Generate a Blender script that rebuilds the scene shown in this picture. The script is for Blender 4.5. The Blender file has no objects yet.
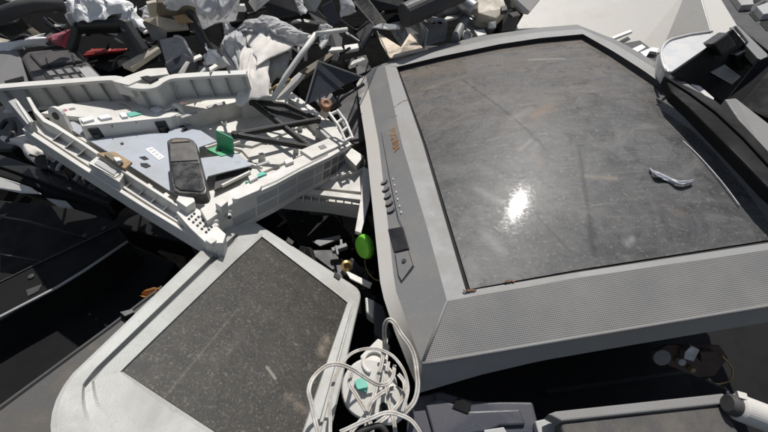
import bpy, bmesh, math, random
from mathutils import Vector, Matrix, noise

random.seed(7)
S = bpy.context.scene
COL = S.collection
V = Vector
# ------------------------------------------------------------------ camera model
F, PIT, HC = 365.0, math.radians(48.5), 1.0
CAM = V((0, 0, HC))
sp, cp = math.sin(PIT), math.cos(PIT)

def ray(x, y):
    X, Y = (x - 384) / F, -(y - 216) / F
    return V((X, cp + Y * sp, -sp + Y * cp))

def hz(x, y, z):
    r = ray(x, y)
    return CAM + r * ((z - HC) / r.z)

class Plane:
    def __init__(self, n, ax, ay, az):
        self.n = V(n).normalized()
        self.a = hz(ax, ay, az)
    def p(self, x, y, w=0.0):
        r = ray(x, y)
        return CAM + r * (((self.a + self.n * w) - CAM).dot(self.n) / r.dot(self.n))

# ------------------------------------------------------------------ mesh builder
class MB:
    def __init__(self):
        self.v, self.f = [], []
    def add(self, vs, fs):
        o = len(self.v)
        self.v += [V(a) for a in vs]
        self.f += [[i + o for i in f] for f in fs]
        return self
    def prism(self, top, down):
        n = len(top)
        d = V(down)
        self.add(list(top) + [p + d for p in top],
                 [list(range(n)), list(range(2 * n - 1, n - 1, -1))] +
                 [[i, n + i, n + (i + 1) % n, (i + 1) % n] for i in range(n)])
        return self
    def box(self, p, a, b, c):
        p, a, b, c = V(p), V(a), V(b), V(c)
        return self.prism([p, p + a, p + a + b, p + b], c)
    def bar(self, p, q, wd, ht, up=(0, 0, 1)):
        p, q, up = V(p), V(q), V(up)
        d = (q - p)
        s = d.cross(up).normalized() * (wd / 2)
        u = s.cross(d).normalized() * (ht / 2)
        return self.prism([p - s + u, p + s + u, q + s + u, q - s + u], -2 * u)
    def tube(self, pts, r, seg=8, closed=False, flat=1.0, r2=None):
        pts = [V(p) for p in pts]
        n = len(pts)
        rings = []
        up = V((0.13, 0.2, 1)).normalized()
        for i, p in enumerate(pts):
            if closed:
                d = pts[(i + 1) % n] - pts[i - 1]
            else:
                d = pts[min(i + 1, n - 1)] - pts[max(i - 1, 0)]
            if d.length < 1e-9:
                d = V((1, 0, 0))
            d.normalize()
            s = d.cross(up)
            if s.length < 1e-4:
                s = d.cross(V((1, 0, 0)))
            s.normalize()
            u = s.cross(d).normalized()
            rr = r if r2 is None else r + (r2 - r) * i / max(1, n - 1)
            rings.append([p + s * (math.cos(2 * math.pi * k / seg) * rr) + u * (math.sin(2 * math.pi * k / seg) * rr * flat) for k in range(seg)])
        o = len(self.v)
        for rg in rings:
            self.v += rg
        m = n if closed else n - 1
        for i in range(m):
            a, b = o + i * seg, o + ((i + 1) % n) * seg
            for k in range(seg):
                self.f.append([a + k, a + (k + 1) % seg, b + (k + 1) % seg, b + k])
        if not closed:
            self.f.append([o + k for k in range(seg)][::-1])
            self.f.append([o + (n - 1) * seg + k for k in range(seg)])
        return self
    def cyl(self, p, q, r, seg=20, r2=None):
        return self.tube([p, q], r, seg, r2=r2)
    def lathe(self, c, axis, prof, seg=28):
        c, ax = V(c), V(axis).normalized()
        s = ax.cross(V((0.3, 0.9, 0.1))).normalized()
        u = ax.cross(s)
        o = len(self.v)
        for (r, h) in prof:
            for k in range(seg):
                t = 2 * math.pi * k / seg
                self.v.append(c + ax * h + s * (math.cos(t) * r) + u * (math.sin(t) * r))
        for i in range(len(prof) - 1):
            for k in range(seg):
                a, b = o + i * seg, o + (i + 1) * seg
                self.f.append([a + k, a + (k + 1) % seg, b + (k + 1) % seg, b + k])
        self.f.append([o + k for k in range(seg)][::-1])
        self.f.append([o + (len(prof) - 1) * seg + k for k in range(seg)])
        return self
    def grid(self, fn, n, m):
        o = len(self.v)
        for j in range(m + 1):
            for i in range(n + 1):
                self.v.append(fn(i / n, j / m))
        for j in range(m):
            for i in range(n):
                a = o + j * (n + 1) + i
                self.f.append([a, a + 1, a + n + 2, a + n + 1])
        return self
    def center(self):
        lo = V([min(v[k] for v in self.v) for k in range(3)])
        hi = V([max(v[k] for v in self.v) for k in range(3)])
        return V(((lo.x + hi.x) / 2, (lo.y + hi.y) / 2, lo.z))
    def build(self, name, mat, parent=None, bev=0.0, smooth=False, solid=0.0, seg=2, sub=0):
        loc = V(parent['loc0']) if parent is not None else self.center()
        me = bpy.data.meshes.new(name)
        me.from_pydata([tuple(v - loc) for v in self.v], [], self.f)
        bm = bmesh.new(); bm.from_mesh(me)
        bmesh.ops.recalc_face_normals(bm, faces=bm.faces)
        bm.to_mesh(me); bm.free()
        if smooth:
            for p in me.polygons: p.use_smooth = True
        me.materials.append(mat)
        o = bpy.data.objects.new(name, me)
        COL.objects.link(o)
        if parent is not None:
            o.parent = parent
            o['loc0'] = tuple(loc) if False else tuple(parent['loc0'])
        else:
            o.location = loc
            o['loc0'] = tuple(loc)
        if solid:
            md = o.modifiers.new('solid', 'SOLIDIFY'); md.thickness = solid; md.offset = 0
        if bev:
            md = o.modifiers.new('bevel', 'BEVEL'); md.width = bev; md.segments = seg
            md.limit_method = 'ANGLE'; md.angle_limit = math.radians(35)
            md.harden_normals = False
        if sub:
            md = o.modifiers.new('sub', 'SUBSURF'); md.levels = sub; md.render_levels = sub
        return o

def newell(pts):
    n = V((0, 0, 0))
    for i, p in enumerate(pts):
        q = pts[(i + 1) % len(pts)]
        n += V(((p.y - q.y) * (p.z + q.z), (p.z - q.z) * (p.x + q.x), (p.x - q.x) * (p.y + q.y)))
    n.normalize()
    c = sum(pts, V((0, 0, 0))) / len(pts)
    return n if n.dot(CAM - c) > 0 else -n

def pts_of(px, z=0.5, plane=None, w=0.0):
    out = []
    for q in px:
        if len(q) == 3: out.append(hz(*q))
        elif plane is not None: out.append(plane.p(q[0], q[1], w))
        else: out.append(hz(q[0], q[1], z))
    return out

def slab_mb(px, z=0.5, t=0.02, plane=None, w=0.0, down=None, mb=None):
    mb = mb or MB()
    P = pts_of(px, z, plane, w)
    d = V(down) * t if down else (-plane.n * t if plane else -newell(P) * t)
    return mb.prism(P, d)

def tag(o, label, cat, group=None, kind=None):
    if label: o['label'] = label
    if cat: o['category'] = cat
    if group: o['group'] = group
    if kind: o['kind'] = kind
    return o

def thing(name, label, cat, loc, group=None):
    o = bpy.data.objects.new(name, None)
    o.empty_display_size = 0.05
    COL.objects.link(o)
    o.location = loc
    o['loc0'] = tuple(loc)
    return tag(o, label, cat, group)

DOWN = (0, 0, -1)

# ------------------------------------------------------------------ materials
def mat_new(name):
    m = bpy.data.materials.new(name); m.use_nodes = True
    nt = m.node_tree
    return m, nt, nt.nodes['Principled BSDF']

def N(nt, t, **kw):
    n = nt.nodes.new(t)
    for k, v in kw.items():
        if k in n.inputs.keys() if hasattr(n.inputs, 'keys') else False:
            n.inputs[k].default_value = v
        else:
            setattr(n, k, v)
    return n

def ramp(nt, src, stops):
    r = nt.nodes.new('ShaderNodeValToRGB')
    els = r.color_ramp.elements
    while len(els) < len(stops): els.new(0.5)
    for e, (p, c) in zip(els, stops):
        e.position = p
        e.color = (c, c, c, 1) if isinstance(c, (int, float)) else (*c, 1)
    nt.links.new(src, r.inputs[0])
    return r.outputs[0]

def mixc(nt, fac, a, b):
    m = nt.nodes.new('ShaderNodeMix'); m.data_type = 'RGBA'
    for s, v in ((0, fac), (6, a), (7, b)):
        if hasattr(v, 'links') or isinstance(v, bpy.types.NodeSocket): nt.links.new(v, m.inputs[s])
        elif s == 0: m.inputs[s].default_value = v
        else: m.inputs[s].default_value = (*v, 1)
    return m.outputs[2]

def noise_n(nt, co, scale, detail=4, rough=0.6, dist=0.0):
    n = nt.nodes.new('ShaderNodeTexNoise')
    n.inputs['Scale'].default_value = scale; n.inputs['Detail'].default_value = detail
    n.inputs['Roughness'].default_value = rough; n.inputs['Distortion'].default_value = dist
    nt.links.new(co, n.inputs['Vector'])
    return n.outputs[0]

def mapping(nt, co, scale, rot=(0, 0, 0)):
    m = nt.nodes.new('ShaderNodeMapping')
    m.inputs['Scale'].default_value = scale; m.inputs['Rotation'].default_value = rot
    nt.links.new(co, m.inputs['Vector'])
    return m.outputs[0]

def plastic(name, col, rough=0.5, dirt=0.35, dirtcol=(0.20, 0.17, 0.13), scale=14, bump=0.15, metal=0.0, spec=0.5, speck=0.5, grain=600):
    m, nt, b = mat_new(name)
    co = nt.nodes.new('ShaderNodeTexCoord').outputs['Object']
    big = ramp(nt, noise_n(nt, co, scale, 6, 0.65, 0.4), [(0.42, 0.0), (0.66, 1.0)])
    fine = ramp(nt, noise_n(nt, co, scale * 14, 3, 0.7), [(0.60, 0.0), (0.72, 1.0)])
    scr = ramp(nt, noise_n(nt, mapping(nt, co, (scale * 1.2, scale * 14, scale * 5), (0.3, 0.5, 0.7)), 1.0, 4, 0.7), [(0.60, 0.0), (0.70, 1.0)])
    base = mixc(nt, big, tuple(c * 1.0 for c in col), tuple(c * (1 - 0.35 * dirt) for c in col))
    mul = nt.nodes.new('ShaderNodeMath'); mul.operation = 'MULTIPLY'
    nt.links.new(big, mul.inputs[0]); mul.inputs[1].default_value = dirt * 0.75
    base = mixc(nt, mul.outputs[0], base, dirtcol)
    m2 = nt.nodes.new('ShaderNodeMath'); m2.operation = 'MULTIPLY'
    nt.links.new(fine, m2.inputs[0]); m2.inputs[1].default_value = speck * dirt * 1.3
    base = mixc(nt, m2.outputs[0], base, dirtcol)
    m3 = nt.nodes.new('ShaderNodeMath'); m3.operation = 'MULTIPLY'
    nt.links.new(scr, m3.inputs[0]); m3.inputs[1].default_value = 0.25 * dirt
    base = mixc(nt, m3.outputs[0], base, tuple(min(0.8, c * 1.5 + 0.03) for c in col))
    nt.links.new(base, b.inputs['Base Color'])
    mr = nt.nodes.new('ShaderNodeMapRange')
    nt.links.new(big, mr.inputs[0]); mr.inputs[3].default_value = rough; mr.inputs[4].default_value = min(0.95, rough + 0.25)
    nt.links.new(mr.outputs[0], b.inputs['Roughness'])
    b.inputs['Metallic'].default_value = metal
    b.inputs['Specular IOR Level'].default_value = spec
    if bump:
        bp = nt.nodes.new('ShaderNodeBump'); bp.inputs['Strength'].default_value = bump; bp.inputs['Distance'].default_value = 0.001
        nt.links.new(noise_n(nt, co, grain, 2), bp.inputs['Height'])
        nt.links.new(bp.outputs[0], b.inputs['Normal'])
    return m

def clear(name, col, alpha, rough=0.2, bumpscale=0, dirt=0.3):
    m, nt, b = mat_new(name)
    co = nt.nodes.new('ShaderNodeTexCoord').outputs['Object']
    n = ramp(nt, noise_n(nt, co, 40, 5, 0.7), [(0.4, max(0.05, alpha - dirt * 0.4)), (0.7, min(1, alpha + dirt))])
    nt.links.new(n, b.inputs['Alpha'])
    b.inputs['Base Color'].default_value = (*col, 1)
    b.inputs['Roughness'].default_value = rough + 0.2; b.inputs['Specular IOR Level'].default_value = 0.25
    if bumpscale:
        vo = nt.nodes.new('ShaderNodeTexVoronoi'); vo.inputs['Scale'].default_value = bumpscale
        nt.links.new(co, vo.inputs['Vector'])
        bp = nt.nodes.new('ShaderNodeBump'); bp.inputs['Strength'].default_value = 0.8; bp.inputs['Distance'].default_value = 0.004
        bp.invert = True
        nt.links.new(vo.outputs['Distance'], bp.inputs['Height']); nt.links.new(bp.outputs[0], b.inputs['Normal'])
    return m

M = {}
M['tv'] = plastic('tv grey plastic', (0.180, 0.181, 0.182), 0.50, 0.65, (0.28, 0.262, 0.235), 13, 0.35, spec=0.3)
M['tvlit'] = plastic('tv plastic lit tone', (0.245, 0.245, 0.242), 0.5, 0.6, (0.35, 0.325, 0.285), 13, 0.25, spec=0.3)  # lighter copy of the tv plastic, lit look put into the colour
M['tvsidelit'] = plastic('tv side plastic sunlit tone', (0.40, 0.385, 0.36), 0.5, 0.6, (0.50, 0.45, 0.37), 14, 0.2)  # beige side, lightened to stand in for direct sun
M['tvback'] = plastic('tv black shell', (0.012, 0.012, 0.013), 0.5, 0.25, (0.06, 0.055, 0.05), 9)
M['rim'] = plastic('tv inner rim shade', (0.02, 0.019, 0.02), 0.6, 0.3, (0.06, 0.055, 0.05), 12)  # near-black puts the shade of the recess into the inner wall
M['ir'] = plastic('infrared window', (0.015, 0.015, 0.017), 0.25, 0.3, (0.1, 0.09, 0.08), 30)
M['gold'] = plastic('gold letters', (0.50, 0.27, 0.12), 0.35, 0.3, (0.2, 0.15, 0.1), 60, 0, 0.5)
M['white'] = plastic('white grey plastic', (0.60, 0.588, 0.552), 0.5, 0.34, (0.36, 0.32, 0.26), 10, 0.1)
M['white2'] = plastic('cream plastic', (0.60, 0.585, 0.54), 0.55, 0.3, (0.38, 0.33, 0.26), 14, 0.1)
M['mon'] = plastic('monitor casing', (0.42, 0.425, 0.405), 0.5, 0.45, (0.27, 0.25, 0.21), 9, 0.35, speck=1.0)
M['lgrey'] = plastic('light grey plastic', (0.36, 0.36, 0.355), 0.5, 0.4, (0.26, 0.23, 0.19), 12)
M['grey'] = plastic('mid grey plastic', (0.17, 0.17, 0.17), 0.5, 0.45, (0.24, 0.22, 0.19), 12)
M['dgrey'] = plastic('dark grey plastic', (0.042, 0.042, 0.045), 0.5, 0.5, (0.12, 0.108, 0.092), 14, spec=0.35)
M['slab'] = plastic('dusty grey lid', (0.060, 0.059, 0.058), 0.65, 0.8, (0.15, 0.135, 0.115), 26, 0.3, spec=0.3)
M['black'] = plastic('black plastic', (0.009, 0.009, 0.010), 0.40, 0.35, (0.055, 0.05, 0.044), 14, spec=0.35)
M['blackshade'] = plastic('matt black plastic shade tone', (0.0045, 0.0045, 0.005), 0.65, 0.2, (0.03, 0.027, 0.024), 14, spec=0.2)  # matt black, darkened further to stand in for deep shade
M['bluegrey'] = plastic('blue grey sheet', (0.36, 0.395, 0.445), 0.4, 0.5, (0.30, 0.285, 0.265), 12, 0.05)
M['navy'] = plastic('blue black plastic', (0.034, 0.037, 0.050), 0.4, 0.5, (0.11, 0.105, 0.11), 14)
M['green'] = plastic('green plastic', (0.05, 0.34, 0.15), 0.4, 0.3, (0.25, 0.3, 0.2), 30)
M['lime'] = plastic('lime plastic', (0.16, 0.55, 0.03), 0.35, 0.2, (0.15, 0.2, 0.08), 30)
M['teal'] = plastic('teal plastic', (0.10, 0.42, 0.33), 0.4, 0.3, (0.2, 0.25, 0.2), 30)
M['red'] = plastic('red wire', (0.26, 0.018, 0.014), 0.4, 0.3, (0.12, 0.04, 0.03), 30)  # red darkened, shade inside the open printer put into it
M['pink'] = plastic('pink bag', (0.55, 0.20, 0.25), 0.5, 0.3, (0.25, 0.1, 0.1), 30)
M['steel'] = plastic('dull steel', (0.42, 0.42, 0.43), 0.35, 0.5, (0.2, 0.17, 0.14), 20, 0.1, 0.75)
M['silver'] = plastic('silver paint', (0.62, 0.62, 0.615), 0.32, 0.4, (0.28, 0.25, 0.22), 30, 0.1, 0.35)
M['brass'] = plastic('brass', (0.42, 0.30, 0.13), 0.35, 0.4, (0.15, 0.1, 0.06), 60, 0, 0.8)
M['copper'] = plastic('copper winding', (0.27, 0.14, 0.08), 0.55, 0.7, (0.2, 0.12, 0.08), 200, 0.4, 0.3)
M['board'] = plastic('brown circuit board', (0.055, 0.026, 0.016), 0.55, 0.5, (0.09, 0.07, 0.05), 50)
M['tan'] = plastic('tan board', (0.30, 0.20, 0.10), 0.6, 0.5, (0.2, 0.15, 0.1), 50)
M['cream'] = plastic('aged cream plastic', (0.48, 0.43, 0.34), 0.55, 0.5, (0.28, 0.23, 0.17), 16)
M['beige'] = plastic('beige card', (0.60, 0.51, 0.40), 0.7, 0.4, (0.3, 0.23, 0.16), 18)
M['brown'] = plastic('khaki brown sheet', (0.15, 0.125, 0.09), 0.7, 0.5, (0.22, 0.19, 0.15), 16)
M['cord'] = plastic('white cord', (0.54, 0.52, 0.485), 0.5, 0.9, (0.33, 0.28, 0.22), 40, 0.1)
M['rubber'] = plastic('black rubber', (0.018, 0.018, 0.018), 0.6, 0.3, (0.08, 0.07, 0.06), 20)
M['sack'] = plastic('white woven sack', (0.80, 0.80, 0.80), 0.35, 0.12, (0.4, 0.38, 0.36), 20, 0.5)
M['cloth'] = plastic('white felt', (0.70, 0.67, 0.62), 0.85, 0.35, (0.36, 0.31, 0.26), 16, 0.8)
M['fridge'] = plastic('white enamel', (0.47, 0.45, 0.41), 0.35, 0.35, (0.36, 0.33, 0.28), 9, 0.3, grain=300)
M['foam'] = plastic('polystyrene', (0.75, 0.75, 0.73), 0.8, 0.2, (0.4, 0.36, 0.3), 30, 0.8, grain=250)
M['label'] = plastic('paper label', (0.70, 0.70, 0.70), 0.6, 0.3, (0.4, 0.36, 0.3), 30)
M['crumb'] = plastic('brown leaf crumb', (0.12, 0.05, 0.028), 0.7, 0.5, (0.2, 0.13, 0.09), 80)
M['leaf'] = plastic('dry orange leaf', (0.34, 0.14, 0.03), 0.6, 0.5, (0.2, 0.09, 0.03), 60)
M['feather'] = plastic('pale plastic film', (0.46, 0.46, 0.50), 0.4, 0.3, (0.3, 0.3, 0.32), 60)
M['film'] = clear('grey clear film', (0.58, 0.58, 0.59), 0.62, 0.32)
M['bubble'] = clear('bubble film', (0.52, 0.52, 0.53), 0.72, 0.36, 90)
M['acrylic'] = clear('clear acrylic', (0.42, 0.43, 0.43), 0.22, 0.08)
M['smoke'] = clear('smoked acrylic', (0.06, 0.065, 0.075), 0.78, 0.12, 0, 0.15)
M['glassy'] = plastic('handset plastic', (0.022, 0.022, 0.024), 0.28, 0.6, (0.16, 0.145, 0.125), 30, 0.05)

# thin bags and felt let the sun through
def let_through(m, col, f):
    nt = m.node_tree; out = nt.nodes['Material Output']; b = nt.nodes['Principled BSDF']
    tr = nt.nodes.new('ShaderNodeBsdfTranslucent'); tr.inputs['Color'].default_value = (*col, 1)
    al = b.inputs['Alpha'].links[0].from_socket if b.inputs['Alpha'].links else None
    mx = nt.nodes.new('ShaderNodeMixShader'); mx.inputs[0].default_value = f
    nt.links.new(b.outputs[0], mx.inputs[1]); nt.links.new(tr.outputs[0], mx.inputs[2])
    nt.links.new(mx.outputs[0], out.inputs['Surface'])
let_through(M['sack'], (0.85, 0.85, 0.84), 0.12)
let_through(M['film'], (0.70, 0.70, 0.70), 0.2)
let_through(M['bubble'], (0.66, 0.66, 0.66), 0.2)
let_through(M['pink'], (0.6, 0.2, 0.25), 0.35)

# ground: soil made near-black, shade of the gaps put into its colour
def ground_mat():
    m, nt, b = mat_new('shade dark soil')
    co = nt.nodes.new('ShaderNodeTexCoord').outputs['Object']
    n = noise_n(nt, co, 18, 8, 0.7)
    nt.links.new(ramp(nt, n, [(0.3, (0.001, 0.001, 0.001)), (0.7, (0.006, 0.0055, 0.005))]), b.inputs['Base Color'])
    b.inputs['Roughness'].default_value = 0.95; b.inputs['Specular IOR Level'].default_value = 0.06
    bp = nt.nodes.new('ShaderNodeBump'); bp.inputs['Strength'].default_value = 0.7; bp.inputs['Distance'].default_value = 0.02
    nt.links.new(n, bp.inputs['Height']); nt.links.new(bp.outputs[0], b.inputs['Normal'])
    return m
M['ground'] = ground_mat()

# a smear with a place of its own on a sheet of glass
def smear_on(nt, uv, mid, col, a_, b_, wd, c, k):
    sub = nt.nodes.new('ShaderNodeVectorMath'); sub.operation = 'SUBTRACT'; nt.links.new(uv, sub.inputs[0]); sub.inputs[1].default_value = (*a_, 0)
    d = (b_[0] - a_[0], b_[1] - a_[1]); L2 = d[0] ** 2 + d[1] ** 2
    dt = nt.nodes.new('ShaderNodeVectorMath'); dt.operation = 'DOT_PRODUCT'; nt.links.new(sub.outputs[0], dt.inputs[0]); dt.inputs[1].default_value = (d[0] / L2, d[1] / L2, 0)
    clp = nt.nodes.new('ShaderNodeClamp'); nt.links.new(dt.outputs['Value'], clp.inputs[0])
    sc_ = nt.nodes.new('ShaderNodeVectorMath'); sc_.operation = 'SCALE'; sc_.inputs[0].default_value = (*d, 0); nt.links.new(clp.outputs[0], sc_.inputs['Scale'])
    df = nt.nodes.new('ShaderNodeVectorMath'); df.operation = 'DISTANCE'; nt.links.new(sub.outputs[0], df.inputs[0]); nt.links.new(sc_.outputs[0], df.inputs[1])
    ad = nt.nodes.new('ShaderNodeMath'); ad.operation = 'MULTIPLY_ADD'; nt.links.new(mid, ad.inputs[0]); ad.inputs[1].default_value = wd * 3.2; nt.links.new(df.outputs['Value'], ad.inputs[2])
    return mixc(nt, ramp(nt, ad.outputs[0], [(wd * 1.35, k), (wd * 2.6, 0.0)]), col, c)

# dusty TV glass
def tv_glass():
    m, nt, b = mat_new('dusty tube glass')
    tc = nt.nodes.new('ShaderNodeTexCoord')
    co, uv = tc.outputs['Object'], tc.outputs['UV']
    a = noise_n(nt, co, 10, 9, 0.75, 1.0)
    streak = noise_n(nt, mapping(nt, co, (6, 30, 10), (0, 0, 0.24)), 1.0, 7, 0.72, 0.9)
    fine = noise_n(nt, co, 170, 4, 0.75)
    mid = noise_n(nt, co, 34, 7, 0.75, 0.8)
    col = ramp(nt, a, [(0.34, (0.042, 0.043, 0.044)), (0.50, (0.074, 0.075, 0.076)), (0.66, (0.120, 0.118, 0.115))])
    sep = nt.nodes.new('ShaderNodeSeparateXYZ'); nt.links.new(uv, sep.inputs[0])
    far = ramp(nt, sep.outputs[0], [(0.30, 0.0), (0.95, 0.85)])
    def mul(p, q):
        m_ = nt.nodes.new('ShaderNodeMath'); m_.operation = 'MULTIPLY'
        for i, k in enumerate((p, q)):
            if isinstance(k, (int, float)): m_.inputs[i].default_value = k
            else: nt.links.new(k, m_.inputs[i])
        return m_.outputs[0]
    col = mixc(nt, mul(far, ramp(nt, streak, [(0.38, 0.1), (0.58, 1.0)])), col, (0.128, 0.104, 0.080))
    col = mixc(nt, ramp(nt, streak, [(0.57, 0.0), (0.68, 0.6)]), col, (0.145, 0.138, 0.128))
    col = mixc(nt, ramp(nt, mid, [(0.53, 0.0), (0.68, 0.42)]), col, (0.135, 0.130, 0.121))
    col = mixc(nt, ramp(nt, mid, [(0.36, 0.6), (0.46, 0.0)]), col, (0.026, 0.027, 0.028))
    for k_, (rt, th) in enumerate(((0.3, .66), (1.1, .68), (-0.5, .67), (1.9, .69), (2.5, .68))):
        fb_ = noise_n(nt, mapping(nt, co, (9, 260, 9), (0, 0, rt)), 1.0, 3, 0.6, 0.9)
        col = mixc(nt, ramp(nt, fb_, [(th, 0.0), (th + .05, 0.5)]), col, (0.21, 0.20, 0.185))
    col = mixc(nt, ramp(nt, fine, [(0.57, 0.0), (0.68, 0.7)]), col, (0.20, 0.185, 0.165))
    # smears with a place of their own : segments in the tube's own (u, v)
    for (x1, y1), (x2, y2), wd, c, k in SMEARS:
        wd, k = wd * 1.7, min(1, k * 1.5)
        col = smear_on(nt, uv, mid, col, tv_uv(x1, y1), tv_uv(x2, y2), wd, c, k)
    nt.links.new(col, b.inputs['Base Color'])
    b.inputs['Roughness'].default_value = 0.44
    b.inputs['Specular IOR Level'].default_value = 0.15
    b.inputs['Coat Weight'].default_value = 0.30
    nt.links.new(ramp(nt, fine, [(0.3, 0.03), (0.8, 0.11)]), b.inputs['Coat Roughness'])
    bp = nt.nodes.new('ShaderNodeBump'); bp.inputs['Strength'].default_value = 0.25; bp.inputs['Distance'].default_value = 0.001
    nt.links.new(mid, bp.inputs['Height']); nt.links.new(bp.outputs[0], b.inputs['Normal'])
    return m
SMEARS = [((462, 78), (500, 108), 0.006, (0.03, 0.028, 0.026), 0.7), ((500, 108), (545, 150), 0.006, (0.03, 0.028, 0.027), 0.6),
          ((579, 150), (590, 215), 0.006, (0.024, 0.024, 0.024), 0.8), ((590, 215), (596, 248), 0.010, (0.026, 0.026, 0.026), 0.8),
          ((535, 118), (550, 106), 0.016, (0.16, 0.112, 0.078), 0.6), ((538, 168), (540, 160), 0.010, (0.14, 0.108, 0.08), 0.4), ((670, 205), (686, 212), 0.010, (0.13, 0.108, 0.088), 0.4),
          ((530, 58), (565, 56), 0.006, (0.24, 0.225, 0.20), 0.6), ((440, 83), (520, 66), 0.008, (0.10, 0.082, 0.062), 0.8),
          ((476, 186), (502, 200), 0.010, (0.19, 0.185, 0.18), 0.6), ((486, 232), (500, 246), 0.016, (0.16, 0.155, 0.15), 0.6), ((520, 150), (530, 142), 0.008, (0.18, 0.17, 0.16), 0.6),
          ((512, 120), (530, 110), 0.010, (0.17, 0.16, 0.15), 0.5), ((586, 176), (616, 178), 0.006, (0.17, 0.15, 0.12), 0.7), ((630, 240), (634, 236), 0.008, (0.2, 0.2, 0.2), 0.6),
          ((408, 118), (432, 104), 0.006, (0.13, 0.12, 0.11), 0.6), ((430, 130), (470, 112), 0.006, (0.12, 0.11, 0.10), 0.6), ((538, 215), (572, 248), 0.003, (0.03, 0.03, 0.03), 0.7)]

def mon_glass():
    m, nt, b = mat_new('mud caked monitor glass')
    co = nt.nodes.new('ShaderNodeTexCoord').outputs['Object']
    a = noise_n(nt, co, 22, 8, 0.75, 0.8)
    col = ramp(nt, a, [(0.36, (0.012, 0.011, 0.009)), (0.54, (0.024, 0.0215, 0.017)), (0.72, (0.052, 0.046, 0.035))])
    for sc, rot, th, st in ((34, 0.4, 0.012, 0.4), (70, 1.3, 0.014, 0.45), (120, 2.2, 0.02, 0.45)):
        vo = nt.nodes.new('ShaderNodeTexVoronoi'); vo.feature = 'DISTANCE_TO_EDGE'; vo.inputs['Scale'].default_value = sc
        wv = nt.nodes.new('ShaderNodeVectorMath'); wv.operation = 'ADD'
        nn = nt.nodes.new('ShaderNodeTexNoise'); nn.inputs['Scale'].default_value = 30
        nt.links.new(co, nn.inputs['Vector'])
        sc_ = nt.nodes.new('ShaderNodeVectorMath'); sc_.operation = 'SCALE'; sc_.inputs['Scale'].default_value = 0.06
        nt.links.new(nn.outputs['Color'], sc_.inputs[0])
        nt.links.new(mapping(nt, co, (1, 0.45, 1), (0, 0, rot)), wv.inputs[0]); nt.links.new(sc_.outputs[0], wv.inputs[1])
        nt.links.new(wv.outputs[0], vo.inputs['Vector'])
        ln = ramp(nt, vo.outputs['Distance'], [(0.0, 1.0), (th * 2.5, 0.0)])
        nb = ramp(nt, noise_n(nt, co, sc * 1.3, 3), [(0.55, 0.0), (0.66, st)])
        m2 = nt.nodes.new('ShaderNodeMath'); m2.operation = 'MULTIPLY'; nt.links.new(ln, m2.inputs[0]); nt.links.new(nb, m2.inputs[1])
        col = mixc(nt, m2.outputs[0], col, (0.23, 0.205, 0.17))
    fine = noise_n(nt, co, 260, 4, 0.75)
    uv0 = nt.nodes.new('ShaderNodeTexCoord').outputs['UV']
    for k_, (rt, th, sx, sy) in enumerate(((0.2, .63, 150, 520), (0.9, .64, 110, 420), (1.5, .63, 170, 640), (2.2, .64, 120, 500), (2.8, .65, 90, 400), (0.5, .67, 50, 300))):
        fb_ = noise_n(nt, mapping(nt, uv0, (sx, sy, 1), (0, 0, rt)), 1.0, 4, 0.7, 2.6)
        col = mixc(nt, ramp(nt, fb_, [(th, 0.0), (th + .06, 0.6)]), col, ((0.20, 0.18, 0.14), (0.30, 0.275, 0.225))[k_ % 2])
    col = mixc(nt, ramp(nt, fine, [(0.56, 0.0), (0.68, 0.6)]), col, (0.17, 0.152, 0.12))
    uv = nt.nodes.new('ShaderNodeTexCoord').outputs['UV']
    md = noise_n(nt, co, 70, 5, 0.7, 0.6)
    def at(x, y):
        q = MO.p(x, y, 0); return ((q - MO.a).dot(MU), (q - MO.a).dot(MV))
    for (x1, y1), (x2, y2), wd, c, k in (((328, 338), (322, 352), .010, (.30, .25, .19), .5), ((160, 402), (238, 308), .0012, (.16, .145, .12), .6), ((300, 268), (322, 318), .0035, (.02, .018, .016), .8),
                                         ((268, 366), (276, 377), .0004, (.35, .33, .29), .7), ((290, 396), (322, 420), .008, (.22, .18, .14), .45), ((136, 362), (150, 372), .010, (.012, .011, .010), .8), ((235, 330), (262, 352), .006, (.06, .055, .06), .5)):
        col = smear_on(nt, uv, md, col, at(x1, y1), at(x2, y2), wd, c, k)
    col = mixc(nt, ramp(nt, noise_n(nt, co, 120, 4), [(0.60, 0.0), (0.7, 0.6)]), col, (0.02, 0.018, 0.016))
    nt.links.new(col, b.inputs['Base Color'])
    b.inputs['Roughness'].default_value = 0.6
    b.inputs['Coat Weight'].default_value = 0.12; b.inputs['Coat Roughness'].default_value = 0.3
    bp = nt.nodes.new('ShaderNodeBump'); bp.inputs['Strength'].default_value = 0.35; bp.inputs['Distance'].default_value = 0.001
    nt.links.new(fine, bp.inputs['Height']); nt.links.new(bp.outputs[0], b.inputs['Normal'])
    return m

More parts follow.
